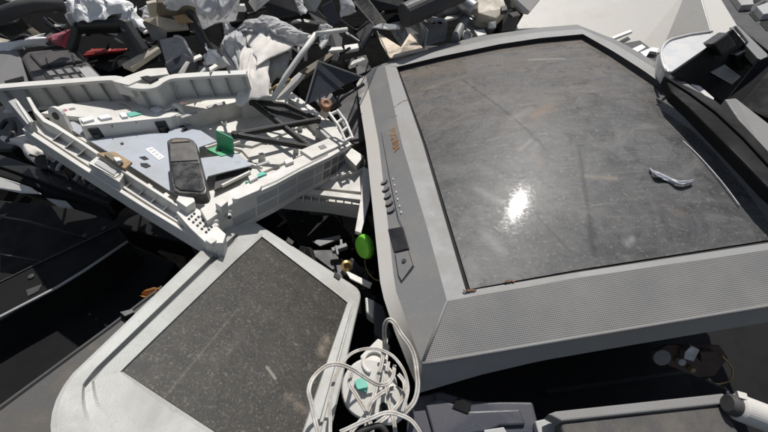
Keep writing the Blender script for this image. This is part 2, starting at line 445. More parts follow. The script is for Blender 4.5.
def perforated():
    m, nt, b = mat_new('perforated speaker panel')
    tc = nt.nodes.new('ShaderNodeTexCoord')
    mp = mapping(nt, tc.outputs['UV'], (1 / 0.0024, 1 / 0.0024, 1))
    vo = nt.nodes.new('ShaderNodeTexVoronoi'); vo.inputs['Scale'].default_value = 1.0; vo.inputs['Randomness'].default_value = 0.0
    nt.links.new(mp, vo.inputs['Vector'])
    hole = ramp(nt, vo.outputs['Distance'], [(0.20, 1.0), (0.34, 0.0)])
    co = tc.outputs['Object']
    dust = ramp(nt, noise_n(nt, co, 11, 6, 0.65), [(0.35, 0.0), (0.75, 1.0)])
    metal = mixc(nt, dust, (0.215, 0.212, 0.207), (0.30, 0.288, 0.268))
    col = mixc(nt, hole, metal, (0.060, 0.059, 0.058))
    nt.links.new(col, b.inputs['Base Color'])
    b.inputs['Roughness'].default_value = 0.5
    bp = nt.nodes.new('ShaderNodeBump'); bp.inputs['Strength'].default_value = 0.6; bp.inputs['Distance'].default_value = 0.001; bp.invert = True
    nt.links.new(hole, bp.inputs['Height']); nt.links.new(bp.outputs[0], b.inputs['Normal'])
    return m
M['perf'] = perforated()

# ------------------------------------------------------------------ helpers for things
def solo(mb, name, mat, label, cat, group=None, **kw):
    return tag(mb.build(name, M[mat], **kw), label, cat, group)

def crumple(c4, n=26, amp=0.02, bulge=0.03, seed=0, freq=14, edge=0.012, fold=None):
    n = int(n * 1.6)
    P = [hz(*q) for q in c4]
    nrm = newell(P)
    off = V((seed * 7.3, seed * 3.1, seed * 1.7))
    def fn(a, b):
        a2 = a + 0.10 * noise.noise(V((a * 3, b * 3, seed * 2.0)))* (1 if 0 < a < 1 else 1)
        b2 = b + 0.10 * noise.noise(V((a * 3 + 9, b * 3, seed * 2.0)))
        p = P[0].lerp(P[1], a2).lerp(P[3].lerp(P[2], a2), b2)
        q = p * freq + off
        rid = 1 - abs(noise.noise(q)) * 2
        rid2 = 1 - abs(noise.noise(q * 2.7)) * 2
        if fold:
            wv = noise.noise(V((a * 3, b * 3, seed))) * 0.6
            rid = 1 - abs(noise.noise(V(((a + wv * .2) * fold[0], (b + wv * .2) * fold[1], seed * 3.3)))) * 2.6
            rid2 = rid2 * .5
        env = min(1, 4 * a * (1 - a) * 4 * b * (1 - b) * 0.7 + 0.15)
        h = bulge * (4 * a * (1 - a)) ** 0.7 * (4 * b * (1 - b)) ** 0.7 + amp * (rid * 0.6 + rid2 * 0.3) * env
        e = V((noise.noise(q * 0.9 + V((5, 0, 0))), noise.noise(q * 0.9 + V((0, 5, 0))), noise.noise(q * .9 + V((0, 0, 5))))) * edge
        return p + nrm * h + e
    return MB().grid(fn, n, n)

def smoothpath(pts, n=6):
    out = []
    L = len(pts)
    for i in range(L - 1):
        p0, p1, p2, p3 = pts[max(i - 1, 0)], pts[i], pts[i + 1], pts[min(i + 2, L - 1)]
        for k in range(n):
            t = k / n
            out.append(0.5 * ((2 * p1) + (p2 - p0) * t + (2 * p0 - 5 * p1 + 4 * p2 - p3) * t * t + (3 * p1 - p0 - 3 * p2 + p3) * t ** 3))
    out.append(pts[-1])
    return out

def resample(pl, n):
    d = [0]
    for a, b in zip(pl, pl[1:]): d.append(d[-1] + (b - a).length)
    out, j = [], 0
    for i in range(n + 1):
        s = d[-1] * i / n
        while j < len(pl) - 2 and d[j + 1] < s: j += 1
        seg = d[j + 1] - d[j]
        out.append(pl[j].lerp(pl[j + 1], (s - d[j]) / seg if seg else 0))
    return out

# ------------------------------------------------------------------ ground
gm = MB()
def gfn(a, b):
    x, y = (a - 0.5), (b - 0.5)
    X = math.copysign(abs(2 * x) ** 2.6, x) * 60
    Y = math.copysign(abs(2 * y) ** 2.6, y) * 60 + 1.2
    r = math.hypot(X, Y - 1.9)
    z = 0.42 * math.exp(-((r / 1.6) ** 2)) * (1 if Y > 1.3 else max(0, (Y - 0.5) / 0.8)) + 0.03 * noise.noise(V((X * 3, Y * 3, 0)))
    return V((X, Y, z))
gm.grid(gfn, 120, 120)
g = gm.build('ground', M['ground'], smooth=True)
g['kind'] = 'structure'

# ------------------------------------------------------------------ television
TV = Plane((-0.1115, -0.0146, 0.9936), 585, 180, 0.57)
tv = thing('television', 'large grey tube television lying on its back with a dusty glinting screen', 'television', V((0.32, 0.62, 0.0)))
NS = 28
def side(px, w):
    return resample([TV.p(x, y, w) for x, y in px], NS)
# each ring: four sides  left(B->A)  far(A->D)  right(D->C)  near(C->B)
def ring(left, far, right, near, w):
    return [side(left, w), side(far, w), side(right, w), side(near, w)]
glass = dict(left=[(470, 289), (426, 144), (399, 70)], far=[(399, 70), (440, 60), (500, 48), (540, 42), (582, 38)],
             right=[(582, 38), (640, 77), (684, 107), (716, 138), (742, 165), (768, 192), (811, 234)], near=[(811, 234), (768, 240), (576, 270), (470, 289)])
G = ring(**glass, w=-0.012)
R1 = ring([(466, 291), (423, 144), (396, 66)], [(396, 67), (440, 56.5), (500, 44), (540, 38), (583, 34)],
          [(583, 34), (613, 51), (643, 70), (686, 101), (722, 133), (750, 162), (776, 188), (822, 236)], [(822, 236), (768, 243), (576, 272.5), (466, 291)], 0.0)
R2 = ring([(447, 301), (427, 227), (402, 144), (385, 66)], [(385, 66), (440, 50.5), (500, 37.5), (540, 32), (582, 29)],
          [(582, 29), (615, 44), (650, 65), (690, 95), (727, 128), (756, 157), (782, 183), (834, 238)], [(834, 238), (768, 250), (576, 278), (447, 301)], 0.0)
R3 = ring([(422, 364), (408, 325), (395, 288), (379, 144), (365, 71)], [(365, 71), (390, 61), (420, 50), (480, 36), (540, 27.5), (577, 24.5)],
          [(577, 24.5), (619, 41), (659, 64), (700, 92), (738, 124), (768, 153), (794, 180), (872, 290)], [(872, 290), (768, 306), (576, 338), (422, 364)], -0.022)
def quadband(mb, A, B, sides=(0, 1, 2, 3)):
    for s in sides:
        a, b = A[s], B[s]
        o = len(mb.v)
        mb.v += a + b
        n = len(a)
        for i in range(n - 1):
            mb.f.append([o + i, o + i + 1, o + n + i + 1, o + n + i])
# glass by Coons patch
gl = MB()
def coons(u, v):      # u: near->far , v: left->right
    i = min(NS, max(0, round(u * NS))); j = min(NS, max(0, round(v * NS)))
    Lf, Fr, Rt, Nr = G[0][i], G[1][j], G[2][NS - i], G[3][NS - j]
    c00, c10, c01, c11 = G[0][0], G[0][NS], G[3][0], G[2][0]
    p = Lf * (1 - v) + Rt * v + Nr * (1 - u) + Fr * u - (c00 * (1 - u) * (1 - v) + c10 * u * (1 - v) + c01 * (1 - u) * v + c11 * u * v)
    return p + TV.n * (0.016 * (1 - (2 * u - 1) ** 2) * (1 - (2 * v - 1) ** 2))
gl.grid(lambda a, b: coons(b, a), NS, NS)
def tv_uv(x, y):
    p = TV.p(x, y, 0)
    k = min(range(len(gl.v)), key=lambda k: (gl.v[k] - p).length)
    r_, c_ = k // (NS + 1), k % (NS + 1)
    r1, c1 = (r_ + 1 if r_ < NS else r_ - 1), (c_ + 1 if c_ < NS else c_ - 1)
    ea, eb = gl.v[r1 * (NS + 1) + c_] - gl.v[k], gl.v[r_ * (NS + 1) + c1] - gl.v[k]
    d = p - gl.v[k]
    return ((r_ + (r1 - r_) * d.dot(ea) / ea.length_squared) / NS, (c_ + (c1 - c_) * d.dot(eb) / eb.length_squared) / NS)
M['tvglass'] = tv_glass()
sc = gl.build('screen', M['tvglass'], tv, smooth=True)
uvl = sc.data.uv_layers.new(name='UVMap')
for lp in sc.data.loops:
    i = lp.vertex_index
    uvl.data[lp.index].uv = ((i // (NS + 1)) / NS, (i % (NS + 1)) / NS)
# inner rim
rm = MB(); Glow = [[p - TV.n * 0.004 for p in s] for s in G]
quadband(rm, Glow, R1); rm.build('inner_rim', M['rim'], tv, smooth=False)
# front lip (between recess and crease)
lp_ = MB(); quadband(lp_, R1, R2); lp_.build('screen_surround', M['tvlit'], tv)  # lip painted lighter so it reads as sunlit
# outer faces except the near one
fb = MB(); quadband(fb, R2, R3, (0, 1, 2))
def drop(R, d, inset):
    c = sum((p for s in R for p in s), V((0, 0, 0))) / sum(len(s) for s in R)
    out = []
    for s in R:
        out.append([p + (c - p) * inset - TV.n * d for p in s])
    return out
def ringw(sides):
    return [resample([TV.p(*q) for q in sd_], NS) for sd_ in sides]
R4 = ringw([[(419, 393, -.060), (404, 355, -.050), (394, 330, -.034), (381, 290, -.0265), (366, 144, -.0265), (356.5, 84, -.0265)],
            [(356.5, 84, -.0265), (372, 76, -.045), (420, 62, -.06), (480, 48, -.06), (540, 39, -.06), (577, 35, -.06)],
            [(577, 35, -.06), (619, 52, -.06), (659, 75, -.06), (700, 103, -.06), (738, 135, -.06), (768, 164, -.06), (794, 191, -.06), (868, 302, -.06)],
            [(868, 302, -.06), (768, 322, -.06), (620, 347, -.06), (540, 361, -.06), (480, 375, -.06), (419, 393, -.060)]])  # near wall tapers to imitate its fade into shade
R4b = drop(R4, 0.035, 0.03)
R5 = drop(R3, 0.16, 0.16)
R6 = drop(R3, 0.44, 0.42)
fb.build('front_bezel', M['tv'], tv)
sw = MB(); quadband(sw, R3, R4, (0,)); sw.build('side_wall', M['tvsidelit'], tv, smooth=True)  # left wall in the lightened tone, painted as if directly lit
sw = MB(); quadband(sw, R3, R4, (1, 2, 3)); sw.build('side_wall', M['tvlit'], tv)  # lighter tone here stands in for light bounced onto the near wall
bs = MB(); quadband(bs, R4b, R5); quadband(bs, R5, R6)
bs.f.append([]) if False else None
bs.build('back_shell', M['tvback'], tv)
# near speaker panel with uv in metres
spk = MB(); quadband(spk, R2, R3, (3,))
so = spk.build('speaker_panel', M['perf'], tv)
uvl = so.data.uv_layers.new(name='UVMap')
eu = (R2[3][0] - R2[3][-1]).normalized(); ev = TV.n.cross(eu).normalized()
base0 = V(so['loc0'])
for lp in so.data.loops:
    p = so.data.vertices[lp.vertex_index].co + base0 - R2[3][-1]
    uvl.data[lp.index].uv = (p.dot(eu), p.dot(ev))
# narrow solid border strips of the speaker panel (bottom bead) and mitre bead
bd = MB(); bd.tube([p + TV.n * 0.0005 for p in R3[3]], 0.0028, 6)
bd.tube([R2[3][-1], R3[3][-1]], 0.0022, 6)
bd.build('panel_bead', M['tv'], tv, smooth=True)
# axis on the control face (left strip) : w interpolates; use a local plane through left strip
A3, B3 = TV.p(379, 144, -0.022), TV.p(395, 288, -0.022)
A2, B2 = TV.p(402, 144, 0), TV.p(446, 288, 0)
CT = Plane(((B3 - A3).cross(A2 - A3)), 390, 200, 0.5)
if CT.n.z < 0: CT.n = -CT.n
CT.a = A3.copy()
def ctl(x, y, w=0.0): return CT.p(x, y, w)
# buttons (five ovals)
for i in range(5):
    cx, cy = 384.2 + i * 1.75, 183 + i * 7.0
    c = ctl(cx, cy, 0.0)
    d = (ctl(cx + 1, cy + 4) - ctl(cx - 1, cy - 4)).normalized()
    s = CT.n.cross(d)
    k = MB(); pr = []
    for t in range(16):
        a = 2 * math.pi * t / 16
        pr.append(c + CT.n * 0.0032 + d * (math.cos(a) * 0.0036) + s * (math.sin(a) * 0.0062))
    k.prism(pr, -CT.n * 0.006).build('control_button', M['grey'], tv, bev=0.001)
    rgm = MB(); rgm.tube([c + CT.n * 0.0008 + d * (math.cos(2 * math.pi * t / 20) * 0.0048) + s * (math.sin(2 * math.pi * t / 20) * 0.0076) for t in range(20)], 0.0008, 5, closed=True)
    rgm.build('button_ring', M['black'], tv)
slab_mb([(387.8, 229), (402.3, 226.5), (408.3, 248.5), (393.8, 252)], plane=CT, w=0.0012, t=0.006).build('sensor_window', M['ir'], tv, bev=0.0006)
fl = MB()
fpx = [(395, 253.5), (408.5, 250), (413, 265), (401.5, 281), (398.5, 275)]
fl.prism([ctl(x, y, 0.0012) for x, y in fpx], -CT.n * 0.006)
fo = fl.build('control_flap', M['tv'], tv, bev=0.0006)
gp = [ctl(x, y, 0.0013) for x, y in fpx]
MB().tube(gp, 0.0004, 5, closed=True).build('flap_gap', M['black'], fo)
kc = ctl(404.3, 261, 0.001)
MB().lathe(kc, CT.n, [(0.0040, 0), (0.0040, 0.0015), (0.003, 0.002)], 16).build('headphone_socket', M['dgrey'], fo)
# long groove along control strip and corner cap seams
gv = MB(); gv.tube([ctl(x, y, 0.0004) for x, y in ((372, 84), (379, 120), (389, 175), (398, 218), (402.5, 227))], 0.0005, 5)
gv.tube([ctl(x, y, 0.0004) for x, y in ((363.5, 83), (371, 81), (373, 84))], 0.0009, 5)
gv.tube([ctl(x, y, 0.0004) for x, y in ((403, 228), (409, 249))], 0.0005, 5)
gv.build('seam', M['black'], tv)
# red scrawl and dust smears on the strip
rs = MB()
rs.tube([ctl(x, y, 0.001) for x, y in ((368, 116), (376, 112), (388, 108.5), (396, 106))], 0.0008, 5, flat=0.4)
rs.tube([TV.p(x, y, 0.0006) for x, y in ((397, 105), (403, 101), (409, 99.5))], 0.0007, 5, flat=0.4)
rs.tube([ctl(x, y, 0.001) for x, y in ((370, 126), (378, 121.5), (388, 118), (397, 115.5))], 0.0006, 5, flat=0.4)
rs.build('marker_scrawl', plastic('faded red ink', (0.16, 0.075, 0.08), 0.7, 0.3), tv)
# maker's word in raised gold letters
def word(txt, o, xdir, ydir, length, depth, mat, name, parent):
    cu = bpy.data.curves.new('word', 'FONT'); cu.body = txt; cu.size = 1; cu.extrude = 0.02; cu.offset = 0.006
    to = bpy.data.objects.new('word_tmp', cu); COL.objects.link(to)
    bpy.context.view_layer.update()
    me = bpy.data.meshes.new_from_object(to.evaluated_get(bpy.context.evaluated_depsgraph_get()))
    bpy.data.objects.remove(to)
    xs = [v.co.x for v in me.vertices]; ys = [v.co.y for v in me.vertices]
    s = length / (max(xs) - min(xs)); x0 = min(xs); ym = max(ys)
    xd, yd = xdir.normalized(), ydir.normalized(); zd = xd.cross(yd).normalized(); yd = zd.cross(xd)
    loc = V(parent['loc0'])
    for v in me.vertices:
        c = v.co
        v.co = (o + xd * ((c.x - x0) * s) + yd * (c.y * s * depth) + zd * ((c.z + 0.02) * s)) - loc
    me.materials.append(mat)
    ob = bpy.data.objects.new(name, me); COL.objects.link(ob); ob.parent = parent
    ob['loc0'] = tuple(loc)
    return ob
wo, w1 = ctl(389, 129.5, 0.0003), ctl(394.3, 152.5, 0.0003)
word('TOSHIBA', wo, w1 - wo, ctl(400, 128) - ctl(388, 128.5), (w1 - wo).length, 1.05, M['gold'], 'maker_logo', tv)
# small white print by the buttons
pm = MB()
for i, (x, y) in enumerate(((393, 178), (394.5, 184), (396, 191), (397.5, 198), (399.5, 205), (401, 211))):
    d = ctl(x + 0.5, y + 2) - ctl(x, y)
    pm.bar(ctl(x, y, 0.0003), ctl(x + 0.4, y + 1.7, 0.0003), 0.0018, 0.0004, CT.n)
pm.build('printed_marks', M['label'], tv)

# film strip and leaf crumbs lying on the tube
def on_glass(x, y, w=0.004): return TV.p(x, y, w)
fs = MB(); cl = smoothpath([on_glass(x, y, w) for x, y, w in ((650, 170, 0.0005), (656, 174, 0.004), (668, 178, 0.001), (680, 183, 0.002), (693, 181.5, -0.001))], 6)
def strip_fn(a, b):
    i = min(len(cl) - 1, int(a * (len(cl) - 1) + 0.5)); p = cl[i]
    wd = 0.011 * (0.45 + 0.7 * math.sin(math.pi * min(1, a * 1.05 + 0.05)))
    return p + V((0.15, 1, 0)) * wd * (b - 0.5) + TV.n * (0.006 * math.sin(b * 7 + a * 9) * 0.5 + 0.003 * noise.noise(p * 130))
fs.grid(strip_fn, len(cl) - 1, 6)
solo(fs, 'film_strip', 'feather', 'crumpled pale strip of plastic film lying on the television screen', 'plastic film', smooth=True, solid=0.0008)
solo(MB().tube(smoothpath([TV.p(x, y, w) for x, y, w in ((683, 141, -.006), (700, 157, -.005), (722, 182, -.005), (740, 206, -.0065))], 6), .0009, 5), 'pale_thread', 'feather', 'long pale thread lying straight across the television screen', 'thread', smooth=True)
for i, (x, y, s, lb) in enumerate(((469, 290, 0.0042, 'brown dry leaf crumb at the near corner of the television screen'), (510, 281, 0.0032, 'reddish dry leaf crumb on the near lip of the television screen'))):
    lm = MB()
    c = TV.p(x, y, 0.003)
    for k in range(5):
        a = random.random() * 6.28; d = V((math.cos(a), math.sin(a) * 0.5, 0.1)) * s
        e = V((-d.y, d.x, 0.15 * s)) * 0.5
        o = c + V(((k - 2) * s * 0.8, random.uniform(-.3, .3) * s, 0))
        lm.prism([o - d, o + e, o + d, o - e], V((0, 0, -0.0012)))
    solo(lm, 'leaf_crumb', 'crumb', lb, 'leaf')

# ------------------------------------------------------------------ near monitor
MO = Plane((0.50, 0.28, 0.82), 250, 300, 0.50)
mo = thing('monitor', 'pale grey flat monitor lying face up with mud caked screen and rounded corner', 'monitor', MO.p(200, 330, -0.08))
def mring(px, w): return [MO.p(x, y, w) for x, y in px]
def arc(c0, c1, c2, n=7):
    return [((1 - t) ** 2 * c0[0] + 2 * t * (1 - t) * c1[0] + t * t * c2[0], (1 - t) ** 2 * c0[1] + 2 * t * (1 - t) * c1[1] + t * t * c2[1]) for t in [i / n for i in range(n + 1)]]
Og = [(262, 237), (347, 303), (286, 478), (123, 371)]            # screen opening
def outline(top, right, br, bl, left_hi, k):
    pass
mo_out = arc((232, 221), (240, 213), (247, 217), 4) + arc((353, 285), (363, 291), (360, 301), 4) + arc((302, 560), (295, 590), (270, 575), 4) + arc((100, 500), (34, 450), (50, 402), 5)[0:1] + arc((70, 478), (30, 425), (72, 374), 8)
def moff(w): return mring(mo_out, w)
# frame as bands between the rectangular opening and the outline: use polygon with hole built by bands
def resamp_closed(P, n):
    return resample(P + [P[0]], n)[:-1]
def loopband(mb, A, B):
    n = len(A); o = len(mb.v); mb.v += A + B
    for i in range(n):
        mb.f.append([o + i, o + (i + 1) % n, o + n + (i + 1) % n, o + n + i])
nL = 96
def ang_sort(P, c, n):     # points of closed polygon P at n equal angles in image space around c
    out = []
    for k in range(n):
        a = 2 * math.pi * k / n
        dx, dy = math.cos(a), math.sin(a)
        best = None
        for i in range(len(P)):
            (x1, y1), (x2, y2) = P[i], P[(i + 1) % len(P)]
            ex, ey = x2 - x1, y2 - y1
            den = dx * ey - dy * ex
            if abs(den) < 1e-9: continue
            t = ((x1 - c[0]) * ey - (y1 - c[1]) * ex) / den
            s = ((x1 - c[0]) * dy - (y1 - c[1]) * dx) / den
            if t > 0 and -1e-6 <= s <= 1 + 1e-6:
                if best is None or t > best: best = t
        out.append((c[0] + dx * best, c[1] + dy * best))
    return out
cc = (236, 335)
angs = 360
def insert_corner(loop, P):   # snap nearest sample to true corners
    L = list(loop)
    for q in P:
        i = min(range(len(L)), key=lambda k: (L[k][0] - q[0]) ** 2 + (L[k][1] - q[1]) ** 2)
        L[i] = q
    return L
in0 = insert_corner(ang_sort(Og, cc, angs), Og)
out0 = ang_sort(mo_out, cc, angs)
def lerp2(A, B, t): return [(a[0] + (b[0] - a[0]) * t, a[1] + (b[1] - a[1]) * t) for a, b in zip(A, B)]
def groove(k, t):      # groove exists only along the left long side (angles between top and bottom-left)
    a = 360.0 * k / angs
    return 1.0 if 133 < a < 266 and True else 0.0
fr = MB()
tt = [(0.0, -0.006), (0.05, 0.0), (0.40, 0.001), (0.50, 0.0015)]
prev = None
levels = [(0.0, -0.0045), (0.05, -0.0005), (0.46, 0.0015), (0.50, -0.0065), (0.60, -0.0065), (0.64, 0.004), (0.93, 0.004), (1.0, 0.0), (1.0, -0.02)]
for t, w in levels:
    L2 = lerp2(in0, out0, t)
    ringp = []
    for k in range(angs):
        a = 360.0 * k / angs
        g_ = max(0.0, min(1.0, (a - 146) / 26)) * max(0.0, min(1.0, (272 - a) / 4)); g_ = g_ * g_ * (3 - 2 * g_)
        a_r = a - 360 if a > 180 else a
        g_ = max(g_, 0.6 * max(0.0, min(1.0, (a_r + 14) / 8)) * max(0.0, min(1.0, (100 - a_r) / 10)))
        ww = w
        if 0.46 < t < 0.95:
            ww = w * g_ + (0.0015 if t < 1 else 0.0) * (1 - g_)
        ringp.append(MO.p(L2[k][0], L2[k][1], ww))
    if prev is not None: loopband(fr, prev, ringp)
    prev = ringp
fr.build('bezel', M['mon'], mo, smooth=False)
sg = MB(); sg.prism([MO.p(x, y, -0.003) for x, y in Og], -MO.n * 0.004)
MU = (MO.p(262, 237) - MO.p(123, 371)).normalized(); MV = MO.n.cross(MU)
M['monglass'] = mon_glass()
sgo = sg.build('screen', M['monglass'], mo)
uvl = sgo.data.uv_layers.new(name='UVMap')
for lp in sgo.data.loops:
    q = sgo.data.vertices[lp.vertex_index].co + V(sgo['loc0']) - MO.a
    uvl.data[lp.index].uv = (q.dot(MU), q.dot(MV))
rs_ = MB()
c0 = MO.a
lowr = [p + (MO.p(200, 330, -0.05) - p) * 0.10 - MO.n * 0.03 for p in prev]
loopband(rs_, prev, lowr)
o = len(rs_.v); rs_.v += lowr; rs_.f.append(list(range(o, o + angs)))
rs_.build('rear_shell', M['mon'], mo)
# small notches on the top and right rims
for (x, y) in ((291, 240), (338, 275)):
    slab_mb([(x - 3, y - 3), (x + 3, y + 1.5), (x + 1, y + 4.5), (x - 4, y + 1)], plane=MO, w=0.0045, t=0.01).build('rim_notch', M['dgrey'], mo)

# ------------------------------------------------------------------ copier tray chassis
CH = Plane((0.20, 0.15, 1.0), 200, 150, 0.52)
ch = thing('copier_tray', 'off white ribbed copier paper tray with black latches and broken corner', 'copier part', CH.p(190, 160, -0.10))
def C(x, y, w=0.0): return CH.p(x, y, w)
def cslab(px, w, t, name, mat, bev=0.0012, parent=None):
    return slab_mb(px, plane=CH, w=w, t=t).build(name, M[mat], parent or ch, bev=bev)
cslab([(48, 116), (84, 104), (292, 92), (338, 126), (348, 146), (228, 222), (197, 214), (64, 132)], -0.034, 0.012, 'tray_floor', 'white')
# inner deck pieces
cslab([(176, 118), (236, 104), (288, 103), (312, 122), (252, 146), (216, 140)], -0.022, 0.01, 'inner_deck', 'white')
cslab([(216, 143), (252, 147), (312, 123), (336, 140), (262, 172), (242, 150)], -0.028, 0.01, 'inner_deck', 'white')
# front-left beam
cslab([(25, 124), (31, 120), (48, 121), (62, 132), (130, 176), (196, 219), (222, 238), (221, 249), (150, 205), (80, 160)], -0.013, 0.022, 'beam_ledge', 'white')
cslab([(22, 129), (25, 125.5), (80, 162), (150, 207), (221, 250), (218.5, 252.5), (148, 210), (77, 165)], -0.010, 0.028, 'beam_lip', 'white')
rim_px = [(26, 97), (30, 97), (37, 109), (45, 118), (57, 124.5), (81, 140), (136, 176.5), (191, 211.5), (189, 213.8), (134, 179), (79, 142.5), (54, 127), (43, 121.5), (34, 112)]
cslab(rim_px, 0.010, 0.045, 'beam_wall', 'white')
cslab([(8, 101), (16, 98), (34, 121), (27, 124)], 0.008, 0.03, 'beam_end', 'lgrey')
cslab([(15, 101), (18, 100), (31, 121), (29, 122)], 0.012, 0.01, 'beam_end', 'white')
rb = MB()
for i in range(11):
    t = i / 10
    x, y = 62 + (183 - 62) * t, 131.5 + (209 - 131.5) * t
    if 0.22 < t < 0.42: continue
    a = C(x - 0.5, y + 0.5, 0.009); b = C(x - 10 + 1.5 * t, y + 8.5, -0.0125); c = C(x - 0.5, y + 0.5, -0.013)
    d = (C(x + 3, y + 2) - C(x, y)).normalized() * 0.0035
    MB().prism([a, b, c], d).build('triangular_rib', M['white'], ch)
# bracket pocket on the beam
cslab([(88, 163), (97, 156), (125, 172), (119, 182)], 0.006, 0.02, 'bracket', 'white')
cslab([(94, 163), (98, 160), (117, 171), (114, 175)], 0.0085, 0.004, 'bracket_plate', 'lgrey')
MB().tube([C(x, y, 0.009) for x, y in ((91, 165), (115, 178), (121, 174))], 0.0009, 5).build('bracket_gap', M['black'], ch)
# near corner block with cells
cslab([(176, 212), (190, 203), (200, 210), (226, 234), (223, 243), (206, 243), (190, 228)], 0.008, 0.034, 'corner_block', 'white')
cb = MB()
for i in range(5):
    for j in range(3):
        x = 190 + i * 4.3 + j * 2.6 - 1; y = 217.5 + i * 3.3 - j * 2.6 + 1
        cb.prism([C(x - 1.5, y, 0.0095), C(x, y - 1.3, 0.0095), C(x + 1.5, y, 0.0095), C(x, y + 1.3, 0.0095)], -CH.n * 0.003)
cb.build('cell_openings', M['black'], ch)
cslab([(205, 240), (212, 236), (217, 240), (211, 244)], 0.011, 0.01, 'corner_clip', 'white2')
for (x, y) in ((226, 211), (213, 221)):
    c = C(x, y, 0.004)
    out = (C(x + 3, y + 6) - C(x, y)).normalized()
    MB().lathe(c, out, [(0.009, 0), (0.009, 0.010), (0.005, 0.012), (0.005, 0.018)], 16).build('boss', M['white'], ch)
    MB().lathe(c + out * 0.018, out, [(0.0032, -0.001), (0.0032, 0.001)], 12).build('boss_hole', M['dgrey'], ch)
# right-front beam with cells on its front
rf_top = [(200, 209), (224, 193), (272, 173), (296, 158), (345, 138), (352, 144), (330, 157), (300, 171), (276, 184), (230, 205), (207, 221)]
cslab(rf_top, 0.020, 0.070, 'front_beam', 'white')
cslab([(300, 150), (333, 136), (349, 141), (312, 158)], 0.026, 0.01, 'beam_cap', 'white')
cell = MB(); cel2 = MB()
fr_line = [(207, 221), (230, 205), (276, 184), (300, 171), (330, 157), (352, 144)]
fl3 = resample([C(x, y, 0.020) for x, y in fr_line], 15)
for i in range(15):
    p, q = fl3[i], fl3[i + 1]
    d = (q - p); L = d.length; d.normalize()
    outw = d.cross(CH.n).normalized()
    if outw.dot(CAM - p) < 0: outw = -outw
    if i in (0, 1): continue
    if i < 10:
        if i % 2: continue
        q = fl3[i + 2]; L = (q - p).length; d = (q - p).normalized()
    for (h0, h1) in ((0.010, 0.028), (0.033, 0.055)):
        if i < 4 and h0 < 0.02: continue
        m_ = cell if i > 10 else cel2
        a = p + d * 0.0022 - CH.n * h0 + outw * 0.0006
        m_.box(a, d * (L - 0.0044), -CH.n * (h1 - h0), -outw * 0.004)
cell.build('cell_shading', M['grey'], ch)  # nearly flush faces, shading of the cells painted in grey
cel2.build('long_cell_shading', M['lgrey'], ch)  # long cells, their softer shade painted light grey
# steps on top of the beam
cslab([(232, 199), (238, 195), (262, 185), (259, 190), (238, 199)], 0.028, 0.01, 'beam_step', 'white')
cslab([(215, 203), (222, 198), (228, 201), (221, 207)], 0.034, 0.02, 'beam_step', 'white')
cslab([(176, 200), (181, 190), (186, 196), (192, 193), (195, 201), (186, 207)], 0.024, 0.03, 'broken_post', 'white')
# right-back wall
cslab([(288, 98), (296, 97), (350, 138), (346, 143), (334, 138)], 0.004, 0.04, 'side_rail', 'white')
cslab([(316, 127), (325, 124), (343, 138), (333, 143)], 0.0, 0.03, 'side_rail_box', 'lgrey')
# back beam
cslab([(78, 118), (100, 112), (160, 105), (162, 111), (178, 108), (180, 113), (170, 117), (82, 126)], 0.022, 0.060, 'back_beam', 'white')
cslab([(164, 110), (236, 93), (258, 92), (264, 98), (240, 101), (176, 116)], 0.020, 0.055, 'back_beam', 'white2')
cslab([(236, 94), (258, 92), (265, 99), (243, 101)], 0.026, 0.055, 'back_block', 'white')
bg = MB()
for x, y in ((112, 126), (136, 123), (152, 121)):
    bg.bar(C(x, y - 2, 0.022), C(x + 1.5, y + 12, -0.02), 0.0012, 0.0012)
bg.build('panel_seams', M['grey'], ch)
for x, y in ((98, 123), (165.5, 114)):
    l_ = MB(); p = C(x - 5, y + 1, 0.016); r_ = C(x + 5, y, 0.016) - p
    f_ = V((0.05, -1, 0.1)).normalized()
    l_.box(p + f_ * (0.022 if x < 120 else .034), r_, V((0, 0, -1)) * 0.040, -f_ * 0.03)
    lo_ = l_.build('latch', M['black'], ch, bev=0.001)
    l2 = MB(); l2.box(p + f_ * (0.026 if x < 120 else .038) + r_ * 0.25 - V((0, 0, 0.012)), r_ * 0.5, V((0, 0, -1)) * 0.026, -f_ * 0.01)
    l2.build('latch_catch', M['dgrey'], lo_, bev=0.001)
cslab([(126, 113), (139, 110.5), (143, 113.5), (130, 116.5)], 0.0245, 0.003, 'green_pad', 'teal', 0.0004)
for px in ([(80, 119), (92, 116), (94, 119), (83, 122)], [(97, 116), (108, 114), (112, 117), (101, 119)], [(119, 113), (125, 112), (128, 116), (122, 117)], [(150, 108), (158, 106), (162, 109), (155, 111)]):
    cslab(px, 0.027, 0.006, 'rest_pad', 'label', 0.0006)
# hinge lug with hole
lg = MB(); lc = C(57, 119, 0.01)
fx = V((1, -0.25, 0)).normalized(); fn_ = V((-0.2, -0.9, 0.3)).normalized()
uz = fn_.cross(fx).normalized(); uz = uz if uz.z > 0 else -uz
prof = [(-0.024, -0.03)] + [(0.018 * math.cos(a), 0.018 * math.sin(a) + 0.006) for a in [math.pi - math.pi * k / 10 for k in range(11)]] + [(0.026, -0.03)]
lg.prism([lc + fx * a + uz * b for a, b in prof], fn_ * -0.008)
lgo = lg.build('hinge_lug', M['white'], ch, bev=0.001)
MB().lathe(lc + uz * 0.006, fn_, [(0.0075, -0.002), (0.0075, 0.0012)], 18).build('lug_hole', M['black'], lgo)
lc2 = C(177, 112, 0.02)
lg = MB(); lg.prism([lc2 + fx * a * 0.8 + uz * b * 0.8 for a, b in prof], fn_ * -0.006)
lgo = lg.build('hinge_lug', M['white'], ch, bev=0.001)
MB().lathe(lc2 + uz * 0.004, fn_, [(0.004, -0.002), (0.004, 0.0012)], 14).build('lug_hole', M['dgrey'], lgo)
# printed sheet behind the back beam
cslab([(40, 113), (64, 104), (238, 86), (256, 91), (160, 104), (80, 117)], 0.004, 0.01, 'rear_shelf', 'white')
